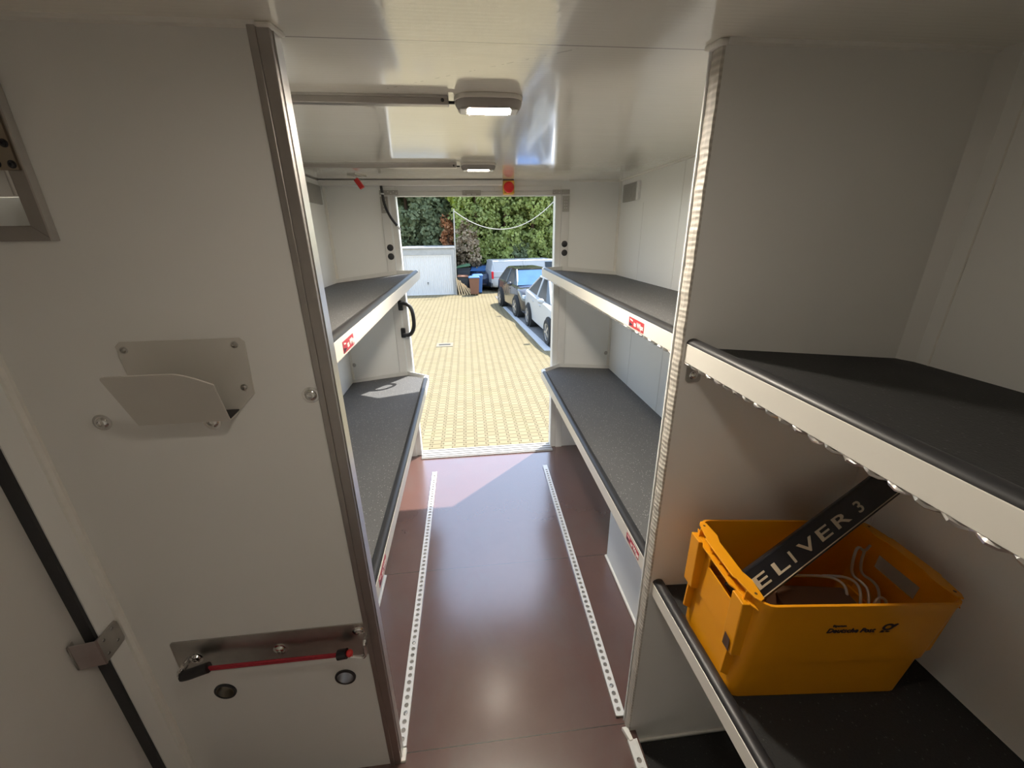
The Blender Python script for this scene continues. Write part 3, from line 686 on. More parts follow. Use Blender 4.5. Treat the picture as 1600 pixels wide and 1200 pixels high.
MB().plate(rrect(-0.008, 1.767, 0.104, 1.796, 0.004), [rrect(0.020, 1.769, 0.044, 1.776, 0.002), rrect(0.052, 1.769, 0.076, 1.776, 0.002)], (0, YD-0.016, 0), X, Z, (0, 0.0035, 0)).build('plate', MAT['hinge_grey'], t)
for x in (0.006, 0.090): bolt(MB(), (x, YD-0.016, 1.787), -Y, 0.003, 0.002).build('screw', MAT['steel'], t)
t = thing('emergency_button', 'round red button in a square orange-yellow housing above the rear doorway', 'button', (0.272, 2.68, 1.77))
MB().box(0.238, 2.655, 1.770, 0.306, YD-0.012, 1.846).build('housing', MAT['yellow_case'], t, bevel=0.006)
MB().lathe((0.272, 2.655, 1.808), -Y, [(0.031, 0), (0.031, 0.008), (0.026, 0.014), (0.012, 0.018), (0.001, 0.0185)], 28).build('push_button', MAT['lens_red'], t, smooth=True)
MB().box(0.240, 2.66, 1.846, 0.304, YD-0.012, 1.8497).build('bracket', MAT['black_plastic'], t)
t = thing('cable', 'black flexible cable curving down over the left door post', 'cable', (-0.45, 2.66, 1.59))
MB().tube([(-0.477, 2.668, 1.825), (-0.474, 2.664, 1.78), (-0.470, 2.660, 1.735), (-0.458, 2.655, 1.69), (-0.437, 2.650, 1.645), (-0.405, 2.648, 1.600)], 0.0075, 10, smooth=2).build('hose', MAT['black_rubber'], t, smooth=True)
MB().ring((-0.4735, 2.664, 1.772), (0.08, 0, 1), 0.0105, 0.0074, 0.008, 14).build('cable_tie', MAT['panel_white'], t)
MB().cyl((-0.405, 2.648, 1.600), (-0.388, 2.648, 1.578), 0.009, 10, 0.004).build('tip', MAT['panel_white'], t)
t = thing('ceiling_release', 'red lever on a flat steel plate under the ceiling near the left rear corner', 'lever', (-0.558, 2.46, H))
MB().plate([(-0.600, 2.425), (-0.553, 2.405), (-0.515, 2.49), (-0.558, 2.51)], [], (0, 0, H-0.006), X, Y, (0, 0, 0.0055)).build('plate', MAT['steel'], t)
MB().tube([(-0.562, 2.455, H-0.005), (-0.562, 2.455, H-0.022)], 0.004, 8).build('stem', MAT['panel_white'], t)
MB().obox((-0.549, 2.45, H-0.043), Vector((0.85, 0, 0.53)), Y, Vector((-0.53, 0, 0.85)), 0.0125, 0.014, 0.026).build('lever', MAT['red_paint'], t, bevel=0.003)
for x0, sg, lb in ((XR, -1, 'square steel vent cover high on the right wall near the rear'), (XL, 1, 'square steel vent cover high on the left wall near the rear')):
    t = thing('vent_cover', lb, 'vent', (x0, 2.51, 1.715), 'vent covers')
    a, b = sorted((x0, x0+sg*0.014))
    MB().box(a, 2.40 if sg < 0 else 2.385, 1.717, b, 2.622, 1.814).build('cover', MAT['steel'], t, bevel=0.003)
    a, b = sorted((x0, x0+sg*0.017)); y1 = 2.412 if sg < 0 else 2.398
    MB().box(a, y1-0.022, 1.716, b, y1, 1.815).build('side_strip', MAT['alu_white'], t, bevel=0.002)
for x, z, lb in ((-0.796, 0.726, 'small bolt head on the rear wall under the upper left shelf'), (0.962, 0.735, 'small bolt head on the rear wall under the upper right shelf')):
    b = MB(); bolt(b, (x, YD, z), -Y, 0.010, 0.010); single(b, 'bolt', MAT['steel'], lb, 'bolt', smooth=True)

# ================================================================== CRATE AND WHAT IS IN IT
CT, CTH = 0.075, -0.040
ex = Vector((math.cos(CTH)*math.cos(CT), math.sin(CTH)*math.cos(CT), -math.sin(CT))); ey = Vector((-math.sin(CTH), math.cos(CTH), 0)); ez = ex.cross(ey)
CO = Vector((0.694, 0.601, 0.6125))
cr = bpy.data.objects.new('postal_crate', None); COL.objects.link(cr)
CM = Matrix.Identity(4)
for i in range(3): CM[i][0], CM[i][1], CM[i][2], CM[i][3] = ex[i], ey[i], ez[i], CO[i]
cr.matrix_world = CM; WM[cr.name] = CM.copy(); cr.empty_display_size = 0.05
tag(cr, 'yellow plastic postal crate with black lettering on the lower near shelf', 'crate')
CW = lambda x, y, z: CO + ex*x + ey*y + ez*z
def crate_shell():
    NS, NC = 8, 4
    def loop(hx, hy, r, z):
        P = []
        sides = [((hx, -hy+r), (hx, hy-r)), ((hx-r, hy), (-hx+r, hy)), ((-hx, hy-r), (-hx, -hy+r)), ((-hx+r, -hy), (hx-r, -hy))]
        cs = [(hx-r, hy-r, 0), (-hx+r, hy-r, PI/2), (-hx+r, -hy+r, PI), (hx-r, -hy+r, 1.5*PI)]
        for (a, b), (cx, cy, a0) in zip(sides, cs):
            for k in range(NS): P.append(CW(a[0]+(b[0]-a[0])*k/NS, a[1]+(b[1]-a[1])*k/NS, z))
            for k in range(NC): P.append(CW(cx+r*math.cos(a0+PI/2*k/NC), cy+r*math.sin(a0+PI/2*k/NC), z))
        return P
    hb, hr, Hh = (0.197, 0.103), (0.2045, 0.117), 0.277
    def out(z):
        f = z/Hh; st = 0.0035 if z > 0.118 else 0.0
        return (hb[0]+(hr[0]-hb[0])*f+st-0.002, hb[1]+(hr[1]-hb[1])*f+st-0.002, 0.022, z)
    zs = [0.0, 0.006, 0.06, 0.117, 0.119, 0.165, 0.205, 0.240, 0.262, Hh-0.006, Hh]
    OUT = [loop(*out(z)) for z in zs]; OUT[0] = loop(hb[0]-0.008, hb[1]-0.008, 0.018, 0.0)
    OUT[-2] = loop(hr[0]+0.003, hr[1]+0.003, 0.024, zs[-2]); OUT[-1] = loop(hr[0]+0.003, hr[1]+0.003, 0.024, Hh)
    INN = []
    for z in zs[2:]:
        q = out(z); INN.append(loop(q[0]-0.0035, q[1]-0.0035, 0.020, z))
    q = out(0.006); INN.insert(0, loop(q[0]-0.005, q[1]-0.005, 0.018, 0.006))
    m = MB(); bm = m.bm
    VO = [[bm.verts.new(p) for p in r] for r in OUT]; VI = [[bm.verts.new(p) for p in r] for r in INN]   # VI[i] pairs VO[i+1]
    n = len(VO[0])
    def hole(lvl, i):           # lvl = lower z index of the cell
        s, k = divmod(i, NS+NC)
        return s in (0, 2) and 2 <= k < 6 and lvl in (6,)
    for l in range(len(VO)-1):
        for i in range(n):
            j = (i+1) % n
            if not hole(l, i): m.face([VO[l][i], VO[l][j], VO[l+1][j], VO[l+1][i]])
    for l in range(len(VI)-1):
        for i in range(n):
            j = (i+1) % n
            if hole(l+1, i):
                a, b = VO[l+1], VO[l+2]; c, d = VI[l], VI[l+1]
                m.face([a[i], a[j], c[j], c[i]]); m.face([b[i], b[j], d[j], d[i]])
                if not hole(l+1, i-1): m.face([a[i], b[i], d[i], c[i]])
                if not hole(l+1, i+1): m.face([a[j], b[j], d[j], c[j]])
            else: m.face([VI[l][i], VI[l][j], VI[l+1][j], VI[l+1][i]])
    for i in range(n):
        j = (i+1) % n; m.face([VO[-1][i], VO[-1][j], VI[-1][j], VI[-1][i]])
    m.face(list(reversed(VO[0]))); m.face(VI[0])
    return m.build('shell', MAT['crate_yellow'], cr, smooth=True)
crate_shell()
def cbox(x0, y0, z0, x1, y1, z1, mb):
    return mb.obox(CW((x0+x1)/2, (y0+y1)/2, (z0+z1)/2), ex, ey, ez, abs(x1-x0)/2, abs(y1-y0)/2, abs(z1-z0)/2)
def cpr(mb, pts, d): return mb.prism([CW(*p) for p in pts], ex*d[0]+ey*d[1]+ez*d[2])
# stacking rim of the handle ends
for s in (-1, 1):
    m = MB()
    xo = s*0.2065
    # top flange: waisted plan, two notches
    pl = [(xo, -0.110), (s*0.214, -0.100), (s*0.221, -0.064), (s*0.221, -0.058), (s*0.226, -0.052), (s*0.226, 0.052), (s*0.221, 0.058), (s*0.221, 0.064), (s*0.214, 0.100), (xo, 0.110), (s*0.196, 0.104), (s*0.192, 0.062), (s*0.199, 0.040), (s*0.199, -0.040), (s*0.192, -0.062), (s*0.196, -0.104)]
    cpr(m, [(a, b, 0.2775) for a, b in pl], (0, 0, 0.0035))
    m.build('rim_flange', MAT['crate_yellow'], cr, bevel=0.001)
    m = MB()
    cpr(m, [(s*0.2065, -0.112, 0.2565), (s*0.213, -0.100, 0.2565), (s*0.221, -0.062, 0.2565), (s*0.227, -0.052, 0.2565), (s*0.227, 0.052, 0.2565), (s*0.221, 0.062, 0.2565), (s*0.213, 0.100, 0.2565), (s*0.2065, 0.112, 0.2565)], (0, 0, 0.0035))
    for yy in (-0.085, -0.03, 0.0, 0.03, 0.085): cbox(s*0.204, yy-0.001, 0.258, s*0.219, yy+0.001, 0.279, m)
    m.build('lower_flange', MAT['crate_yellow'], cr, bevel=0.0006)
    for yy in (-0.082, 0.082):
        q = 1 if yy > 0 else -1
        m = MB()
        cpr(m, [(s*0.2025, yy-0.017, 0.258), (s*0.228, yy-0.015, 0.258), (s*0.219, yy-0.017, 0.125), (s*0.196, yy-0.017, 0.12)], (0, 0.034, 0))
        m.build('corner_rib', MAT['crate_yellow'], cr, bevel=0.002)
        m = MB()
        cpr(m, [(s*0.194, yy-0.004*q, 0.122), (s*0.216, yy-0.004*q, 0.124), (s*0.214, yy-0.004*q, 0.055), (s*0.189, yy-0.004*q, 0.04)], (0, 0.006*q, 0))
        m.build('rib_fin', MAT['crate_yellow'], cr, bevel=0.001)
        for zz in (0.2812,): MB().lathe(CW(s*0.206, yy*1.14, zz-0.0004), ez, [(0.0028, 0), (0.0028, 0.0006), (0.0006, 0.0007)], 10).build('rivet_mark', MAT['dark_board'], cr)
    MB().prism([CW(s*0.221, -0.092, 0.128), CW(s*0.221, -0.072, 0.128), CW(s*0.2235, -0.074, 0.160), CW(s*0.2235, -0.090, 0.158)], ex*s*0.0006+ez*0).build('scuff', MAT['dark_board'], cr)
# lettering on the side that faces the camera: plane through the tapered wall
hy0, hy1 = 0.103, 0.117
def side_pt(x, z): return CW(x, -(hy0+(hy1-hy0)*z/0.277+0.0025), z)
ux = ex; uyv = (side_pt(0, 0.25)-side_pt(0, 0.15)).normalized()
text('lettering', 'Deutsche Post', MAT['dark_print'], side_pt(-0.0575, 0.204), ux, uyv, 0.0168, cr, shear=0.22, bold=0.00012)
text('small_lettering', 'Eigentum', MAT['dark_print'], side_pt(-0.050, 0.2205), ux, uyv, 0.0075, cr, shear=0.1)
def emblem():
    o = side_pt(0.054, 0.203); nv = ux.cross(uyv); m = MB()
    def P2(x, y): return (x, y)
    r_o, r_i = 0.0092, 0.0052; c = (0.0125, 0.0150)
    m.plate([(c[0]+1.25*r_o*math.cos(a)+0.15*r_o*math.sin(a), c[1]+r_o*math.sin(a)) for a in [2*PI*k/22 for k in range(22)]],
            [[(c[0]+1.25*r_i*math.cos(a), c[1]+r_i*math.sin(a)) for a in [2*PI*k/18 for k in range(18)]]], o, ux, uyv, nv*0.0006)
    m.plate([(0.018, 0.019), (0.0275, 0.0245), (0.031, 0.0235), (0.0265, 0.0170), (0.0195, 0.0125)], [], o, ux, uyv, nv*0.0006)      # bell
    m.plate([(0.0, 0.0), (0.004, 0.0065), (0.0085, 0.0045), (0.0045, 0.0022), (0.009, 0.003), (0.008, 0.0)], [], o, ux, uyv, nv*0.0006)
    m.plate([(0.0105, 0.0012), (0.0145, 0.0045), (0.021, 0.0032), (0.018, 0.0008)], [], o, ux, uyv, nv*0.0006)
    m.plate([(0.0015, 0.0155), (0.0065, 0.0185), (0.0075, 0.0165), (0.0035, 0.0140)], [], o, ux, uyv, nv*0.0006)
    m.build('emblem', MAT['dark_print'], cr)
emblem()
# the black strip leaning out of the crate
B0, B1 = Vector((0.525, 0.580, 0.822)), Vector((0.985, 0.726, 0.968))
bu = (B1-B0).normalized(); tc = (Vector((0, 0, CAMZ)) - (B0+B1)*0.5).normalized()
bw = (Vector((-0.62, 0.50, 0.42))); bw = (bw - bu*bw.dot(bu)).normalized(); bn = bu.cross(bw)
if bn.dot(tc) < 0: bn = -bn
bar = thing('trim_strip', 'black plastic strip with pale lettering leaning out of the yellow crate', 'strip', B0)
Lb = (B1-B0).length
MB().obox((B0+B1)/2, bu, bw, bn, Lb/2, 0.031, 0.011).build('strip_body', MAT['black_plastic'], bar, bevel=0.004)
MB().obox((B0+B1)/2 - bw*0.0255 + bn*0.0112, bu, bw, bn, Lb/2-0.003, 0.0009, 0.0004).build('edge_line', MAT['letter_grey'], bar)
x_end = 0.40
tx = bu if bu.cross(bw).dot(bn) > 0 else -bu
for ch, s0 in (('E', 0.050), ('L', 0.107), ('I', 0.158), ('V', 0.186), ('E', 0.246), ('R', 0.300), ('3', 0.374)):
    tt = text('letter', ch, MAT['letter_grey'], Vector((0, 0, 0)), X, Y, 0.038, bar, bold=0.0004)
    me = tt.data; co = np.empty(len(me.vertices)*3, 'f'); me.vertices.foreach_get('co', co); co = co.reshape(-1, 3)+np.array(B0[:], 'f')
    co[:, 0] -= co[:, 0].min(); wdt = co[:, 0].max(); co[:, 0] *= (0.046/max(wdt, 0.02) if ch not in 'I3' else (1.4 if ch == 'I' else 1.3))
    base = B0 + bu*s0 - bw*0.012 + bn*0.0114
    new = np.array([(base + bu*float(a) + bw*float(b*0.9) + bn*float(c))[:] for a, b, c in co], 'f') - np.array(B0[:], 'f')
    me.vertices.foreach_set('co', new.ravel()); me.update()
# a dark board and bent wires inside the crate
bx = MB(); bx.prism([(0.622, 0.540, 0.640), (0.798, 0.535, 0.628), (0.806, 0.612, 0.628), (0.640, 0.628, 0.640)], (0.003, -0.004, 0.158)); single(bx, 'box', MAT['dark_board'], 'dark brown box standing inside the yellow crate', 'box', bevel=0.004)
WZ = 0.80
def wire(label, pts):
    single(MB().tube(pts, 0.0030, 8, smooth=2), 'bent_wire', MAT['wire_grey'], label, 'wire', 'bent wires in the crate', smooth=True)
wire('bent grey wire in the crate, the one arching over the dark board', [(0.690, 0.640, 0.800), (0.745, 0.632, 0.803), (0.790, 0.622, 0.803), (0.806, 0.606, 0.798), (0.800, 0.588, 0.79), (0.785, 0.560, 0.74)])
wire('bent grey wire in the crate, second from the dark board', [(0.775, 0.630, 0.800), (0.815, 0.620, 0.804), (0.835, 0.606, 0.80), (0.832, 0.586, 0.79), (0.815, 0.560, 0.74)])
wire('tall hooked grey wire in the crate with its kinked top before the handle slot', [(0.905, 0.655, 0.850), (0.882, 0.645, 0.842), (0.868, 0.652, 0.858), (0.852, 0.640, 0.830), (0.846, 0.628, 0.796), (0.856, 0.610, 0.792), (0.858, 0.590, 0.785), (0.838, 0.560, 0.73)])
wire('bent grey wire in the crate, farthest from the dark board', [(0.888, 0.650, 0.846), (0.876, 0.640, 0.815), (0.872, 0.628, 0.795), (0.884, 0.612, 0.792), (0.884, 0.590, 0.785), (0.862, 0.560, 0.73)])
wire('small looped wire end just behind the front rim of the crate', [(0.832, 0.556, 0.76), (0.838, 0.560, 0.800), (0.850, 0.560, 0.802), (0.860, 0.556, 0.795), (0.862, 0.550, 0.76)])

# ================================================================== YARD
rnd = random.Random(7)
# parking bays and their edge line
struct(MB().plate([(1.36, 15.6), (1.95, 9.42), (6.5, 9.30), (6.5, 18.5), (1.2, 18.5)], [], (0, 0, GZ), X, Y, (0, 0, 0.012)), 'ground_bay', MAT['bay'])
single(MB().plate([(1.30, 15.6), (1.76, 9.22), (5.5, 9.12), (5.5, 9.30), (1.93, 9.40), (1.42, 15.6)], [], (0, 0, GZ), X, Y, (0, 0, 0.018)), 'bay_line', MAT['line_paint'], 'pale painted line edging the parking bay on the ground', 'line')
t = thing('drain_grate', 'narrow dark drain grate set in the cream paving', 'drain', (-0.68, 10.15, GZ))
MB().plate([(-0.88, 9.98), (-0.46, 9.98), (-0.46, 10.34), (-0.88, 10.34)], [[(-0.82, 10.10), (-0.53, 10.10), (-0.53, 10.22), (-0.82, 10.22)]], (0, 0, GZ), X, Y, (0, 0, 0.012)).build('frame', MAT['drain_frame'], t)
gr = MB().box(-0.82, 10.10, GZ, -0.53, 10.22, GZ+0.003)
gr.build('pit', MAT['tyre'], t)
gr = MB()
for k in range(9): gr.box(-0.81+0.032*k, 10.10, GZ+0.003, -0.795+0.032*k, 10.22, GZ+0.010)
gr.build('grate', MAT['bin_dark'], t)

# garage
GY = 19.6
t = thing('garage', 'flat-roofed concrete garage with white up-and-over door behind the paved yard', 'garage', (-1.84, GY, GZ))
m = MB().plate([(-3.12, GZ), (-2.87, GZ), (-2.87, 0.70), (-0.705, 0.70), (-0.705, GZ), (-0.595, GZ), (-0.595, 1.0), (-3.12, 1.0)], [], (0, GY, 0), X, Z, (0, 0.25, 0))
m.box(-3.12, GY+0.25, GZ, -3.0, GY+3.5, 0.98); m.box(-0.72, GY+0.25, GZ, -0.595, GY+3.5, 0.98); m.box(-3.12, GY+3.4, GZ, -0.595, GY+3.55, 0.98)
m.build('walls', MAT['concrete'], t)
MB().box(-3.16, GY-0.06, 0.985, -0.56, GY+3.6, 1.04).build('roof', MAT['concrete'], t, bevel=0.01)
fr = MB().plate([(-2.87, GZ), (-0.705, GZ), (-0.705, 0.70), (-2.87, 0.70)], [[(-2.80, GZ+0.03), (-0.775, GZ+0.03), (-0.775, 0.635), (-2.80, 0.635)]], (0, GY+0.03, 0), X, Z, (0, 0.05, 0))
fr.build('door_frame', MAT['garage_white'], t)
rg = []
n = 88
for k in range(n+1):
    xx = -2.80 + 2.025*k/n; dy = 0.02 if (k % 4) in (0, 1) else 0.0
    rg.append([(xx, GY+0.045+dy, GZ+0.03), (xx, GY+0.075, GZ+0.03), (xx, GY+0.075, 0.635), (xx, GY+0.045+dy, 0.635)])
dr = MB().loft(rg).build('door', MAT['garage_white'], t)
MB().box(-1.872, GY+0.0, -0.56, -1.836, GY+0.045, -0.505).tube([(-1.854, GY+0.01, -0.53), (-1.854, GY-0.02, -0.53), (-1.854, GY-0.02, -0.62)], 0.012, 6).build('door_handle', MAT['bin_dark'], dr)
# white post and hanging line
t = thing('post', 'thin off-white post beside the right corner of the garage', 'post', (-0.53, GY-0.12, GZ))
MB().cyl((-0.56, GY-0.12, GZ), (-0.465, GY-0.12, 2.60), 0.032, 10, 0.026).build('shaft', MAT['pole_white'], t, smooth=True)
MB().ball((-0.464, GY-0.12, 2.61), 0.034, 0.034, 0.025).build('cap', MAT['pole_white'], t, smooth=True)
pts = []
for k in range(41):
    x = -0.465 + 6.2*k/40; s_ = (x+0.465)/6.2
    z = 2.55 - 0.78*(1-((x-1.62)/2.085)**2) if True else 0
    pts.append((x, GY-0.12+1.6*s_**2, min(z, 3.6)))
single(MB().tube(pts, 0.021, 6), 'hanging_line', MAT['pole_white'], 'white line sagging from the thin post across the hedge', 'line', smooth=True)

# wheelie bins
def bin_(label, x, y, w_, d_, h_, body, lid, group=None, tilt=0.0):
    t = thing('wheelie_bin', label, 'bin', (x, y, GZ), group)
    rg = []
    for z, k in ((0.06, 0.80), (0.10, 0.82), (h_*0.86, 1.0), (h_*0.88, 1.06), (h_*0.92, 1.06)):
        rg.append([(x-w_/2*k, y-d_/2*k, GZ+z), (x+w_/2*k, y-d_/2*k, GZ+z), (x+w_/2*k, y+d_/2*k, GZ+z), (x-w_/2*k, y+d_/2*k, GZ+z)])
    MB().loft(rg).build('body', MAT[body], t, bevel=0.015)
    rg = []
    for z, k, o in ((h_*0.92, 1.10, 0), (h_*0.955, 1.12, 0), (h_, 0.86, 0.02), (h_*1.005, 0.5, 0.02)):
        rg.append([(x-w_/2*k, y-d_/2*k, GZ+z), (x+w_/2*k, y-d_/2*k, GZ+z+tilt), (x+w_/2*k, y+d_/2*k, GZ+z+tilt), (x-w_/2*k, y+d_/2*k, GZ+z)])
    MB().loft(rg).build('lid', MAT[lid], t, bevel=0.012)
    for s in (-1, 1): MB().cyl((x+s*w_*0.40, y+d_*0.40, GZ+0.10), (x+s*w_*0.33, y+d_*0.40, GZ+0.10), 0.10, 14).build('wheel', MAT['tyre'], t)
    MB().tube([(x-w_*0.4, y+d_*0.56, GZ+h_*0.90), (x+w_*0.4, y+d_*0.56, GZ+h_*0.90)], 0.016, 8).build('grip_bar', MAT[body], t)
    return t
bin_('brown bodied wheelie bin with blue lid, in front beside the blue one', 0.29, 19.25, 0.46, 0.50, 0.86, 'bin_brown', 'bin_blue')
bin_('blue wheelie bin half hidden behind the brown one', 0.46, 19.75, 0.46, 0.50, 0.90, 'bin_blue', 'bin_blue')
bin_('dark wheelie bin with rust-coloured lid between the woodpile and the brown bin', -0.22, 20.0, 0.50, 0.55, 0.86, 'bin_dark', 'bin_brown', tilt=-0.03)
bin_('dark wheelie bin with green lid standing behind the firewood', -0.18, 20.8, 0.62, 0.60, 1.22, 'bin_dark', 'bin_green', tilt=0.10)
# firewood slats leaning by the garage
for k in range(8):
    x = -0.50+0.075*k; h_ = 0.74-0.07*k+0.08*rnd.random(); a = 0.10+0.05*k
    p0 = Vector((x+a, 19.18+0.03*(k % 3), GZ+0.02)); p1 = Vector((x-0.02, 19.42, GZ+h_))
    d = (p1-p0).normalized(); sx = d.cross(Y).normalized(); sy = d.cross(sx)
    single(MB().obox((p0+p1)/2, d, sx, sy, (p1-p0).length/2, 0.028, 0.014), 'firewood_slat', MAT['wood'], 'pale split slat in the leaning firewood heap between garage and bins', 'firewood', 'firewood slats by the garage', bevel=0.004)

# ---- vehicles
def wheel(t, c, axis, r, w_, rim='rim_silver', spokes=5):
    c = Vector(c); ax = Vector(axis).normalized()
    ty = MB().lathe(c-ax*w_/2, ax, [(r*0.66, 0), (r*0.95, 0), (r, w_*0.15), (r, w_*0.85), (r*0.95, w_), (r*0.66, w_), (r*0.66, 0)], 28, caps=False).build('wheel', MAT['tyre'], t, smooth=True)
    m = MB().lathe(c-ax*w_*0.3, ax, [(r*0.70, 0), (r*0.70, w_*0.80), (r*0.62, w_*0.80), (r*0.60, w_*0.45), (0.02, w_*0.45)], 28)
    a = ax.orthogonal().normalized(); b = ax.cross(a)
    for k in range(spokes):
        q = 2*PI*k/spokes+0.3; d = a*math.cos(q)+b*math.sin(q); e = ax.cross(d)
        m.obox(c+ax*w_*0.44+d*r*0.34, d, e, ax, r*0.32, r*0.085, w_*0.06)
    m.cyl(c+ax*w_*0.3, c+ax*w_*0.52, r*0.14, 14)
    m.build('rim', MAT[rim], ty)
def car(name, label, cat, nose, head, L, Wd, hroof, paint, belt, hood, shape, wr, wb, front_ov, glass='glass', screen='windscreen', rim='rim_silver', van=False):
    """nose: ground point under the middle of the front bumper; head: direction the car faces"""
    hd = Vector((head[0], head[1], 0)).normalized(); sd = Vector((hd.y, -hd.x, 0))      # sd = car's own right
    o = Vector((nose[0], nose[1], GZ+0.013))
    t = thing(name, label, cat, o)
    P = lambda s, w_, z: o - hd*s + sd*w_ + Z*z
    hw = Wd/2
    # lower body stations: s from the nose, half-width factor, lower z, shoulder z
    rg = []
    for s, k, zl, zs in shape:
        a = hw*k; zm = zl+(zs-zl)*0.55
        half = [(0, zl), (a*0.86, zl), (a*0.98, zl+0.10), (a, zm), (a*0.97, zs-0.05), (a*0.90, zs), (0, zs+0.035)]
        ring = [P(s*L, w_, z) for w_, z in half] + [P(s*L, -w_, z) for w_, z in reversed(half[1:-1])]
        rg.append(ring)
    body = MB().loft(rg).build('body', MAT[paint], t, smooth=True)
    # greenhouse
    s0, s1, s2, s3 = belt          # windscreen base, roof front, roof rear, rear window base
    zb = hood; a = hw*0.90; b = hw*(0.80 if van else 0.68)
    lo = [(s0, a*0.94), (s0+0.08, a), (s3-0.04, a), (s3, a*0.92)]; hi = [(s1, b*0.96), (s1+0.03, b), (s2-0.03, b), (s2, b*0.94)]
    R0 = [P(s*L, w_, zb) for s, w_ in lo] + [P(s*L, -w_, zb) for s, w_ in reversed(lo)]
    R1 = [P(s*L, w_, hroof-0.06) for s, w_ in hi] + [P(s*L, -w_, hroof-0.06) for s, w_ in reversed(hi)]
    MB().loft([R0, R1]).build('cabin', MAT[paint] if van else MAT[glass], t)
    rf = [[P(s*L, w_*1.02, hroof-0.062) for s, w_ in hi] + [P(s*L, -w_*1.02, hroof-0.062) for s, w_ in reversed(hi)],
          [P(s*L, w_*0.96, hroof-0.015) for s, w_ in hi] + [P(s*L, -w_*0.96, hroof-0.015) for s, w_ in reversed(hi)],
          [P((s*0.94+0.06*(s1+s2)/2)*L, w_*0.75, hroof) for s, w_ in hi] + [P((s*0.94+0.06*(s1+s2)/2)*L, -w_*0.75, hroof) for s, w_ in reversed(hi)]]
    MB().loft(rf).build('roof', MAT[paint], t, smooth=True)
    # windscreen, a touch proud of the cabin
    f0, f1 = P(s0*L-0.02, 0, zb+0.03), P(s1*L-0.02, 0, hroof-0.062)
    w0, w1 = a*0.93, b*0.97
    MB().prism([f0+sd*w0, f0-sd*w0, f1-sd*w1, f1+sd*w1], -hd*0.02).build('windscreen', MAT[screen], t)
    for q in (-1, 1):
        sm = (s1+s2)/2
        for (sa, wa), (sb, wb_) in ((lo[0], hi[0]), (lo[2], hi[3]), ((sm, a*1.015), (sm, b))):
            MB().tube([P(sa*L, q*wa*0.985, zb), P(sb*L, q*wb_*1.0, hroof-0.05)], 0.033, 6).build('pillar', MAT[paint], t)
        # mirrors, lamps, wheels, arches, handles
        MB().ball(P(s0*L+0.30, q*(hw+0.06), zb+0.06), 0.09, 0.07, 0.07).build('mirror', MAT[paint], t, smooth=True)
        for ww in (front_ov, front_ov+wb):
            cc = P(ww, q*(hw-0.10), wr)
            MB().lathe(P(ww, q*(hw-0.20), wr), sd*q, [(wr*1.16, 0), (wr*1.16, 0.21), (wr*1.0, 0.215), (0.02, 0.205)], 28).build('wheel_arch', MAT['tyre'], t)
            wheel(t, P(ww, q*(hw-0.045), wr), sd*q, wr, 0.20, rim)
        m = MB()
        for kk in (0.44, 0.64): m.obox(P(kk*L, q*hw*0.985, zb-0.13), hd, sd, Z, 0.09, 0.015, 0.013)
        m.build('door_handle', MAT[paint], t)
    return t, P, hw, sd, hd

# black car, nose towards the van, beyond the white one
sh = [(0.0, 0.70, 0.32, 0.62), (0.015, 0.84, 0.20, 0.80), (0.06, 0.95, 0.17, 0.88), (0.20, 1.0, 0.17, 0.95), (0.33, 1.0, 0.17, 0.99), (0.6, 1.0, 0.17, 1.0), (0.85, 0.99, 0.18, 1.0), (0.96, 0.94, 0.22, 0.98), (1.0, 0.84, 0.34, 0.90)]
t, P, hw, sd, hd = car('car', 'black car facing the camera in the bay, beyond the white car', 'car', (2.55, 12.95), (0.14, -1.0), 4.0, 1.74, 1.50, 'car_black', (0.27, 0.44, 0.80, 0.97), 0.97, sh, 0.335, 2.35, 0.80)
for q in (-1, 1):
    MB().obox(P(0.10, q*hw*0.72, 0.74), hd, sd, Z, 0.10, hw*0.22, 0.055).build('headlamp', MAT['head_glass'], t, bevel=0.02)
    MB().obox(P(0.045, q*hw*0.74, 0.46), hd, sd, Z, 0.05, 0.05, 0.16).build('air_intake', MAT['tyre'], t, bevel=0.02)
MB().obox(P(0.02, 0, 0.40), hd, sd, Z, 0.03, hw*0.55, 0.09).build('grille', MAT['tyre'], t, bevel=0.02)
MB().obox(P(0.0, 0, 0.25), hd, sd, Z, 0.06, hw*0.80, 0.03).build('bumper_lip', MAT['rim_silver'], t, bevel=0.01)
# white car nearer to the van, its front hidden by the door post
sh = [(0.0, 0.72, 0.30, 0.60), (0.015, 0.84, 0.20, 0.74), (0.07, 0.95, 0.17, 0.84), (0.22, 1.0, 0.17, 0.93), (0.35, 1.0, 0.17, 0.96), (0.6, 1.0, 0.17, 0.99), (0.85, 0.99, 0.19, 1.02), (0.96, 0.93, 0.24, 1.0), (1.0, 0.84, 0.36, 0.90)]
t, P, hw, sd, hd = car('car', 'white car in the nearest bay, its nose cut off by the right door post', 'car', (2.87, 8.98), (0.065, -1.0), 4.15, 1.76, 1.53, 'car_white', (0.26, 0.46, 0.70, 0.95), 0.95, sh, 0.325, 2.35, 0.82)
for q in (-1, 1): MB().obox(P(0.12, q*hw*0.72, 0.66), hd, sd, Z, 0.12, hw*0.20, 0.05).build('headlamp', MAT['head_glass'], t, bevel=0.02)
MB().obox(P(0.03, 0, 0.34), hd, sd, Z, 0.03, hw*0.6, 0.08).build('grille', MAT['tyre'], t, bevel=0.02)
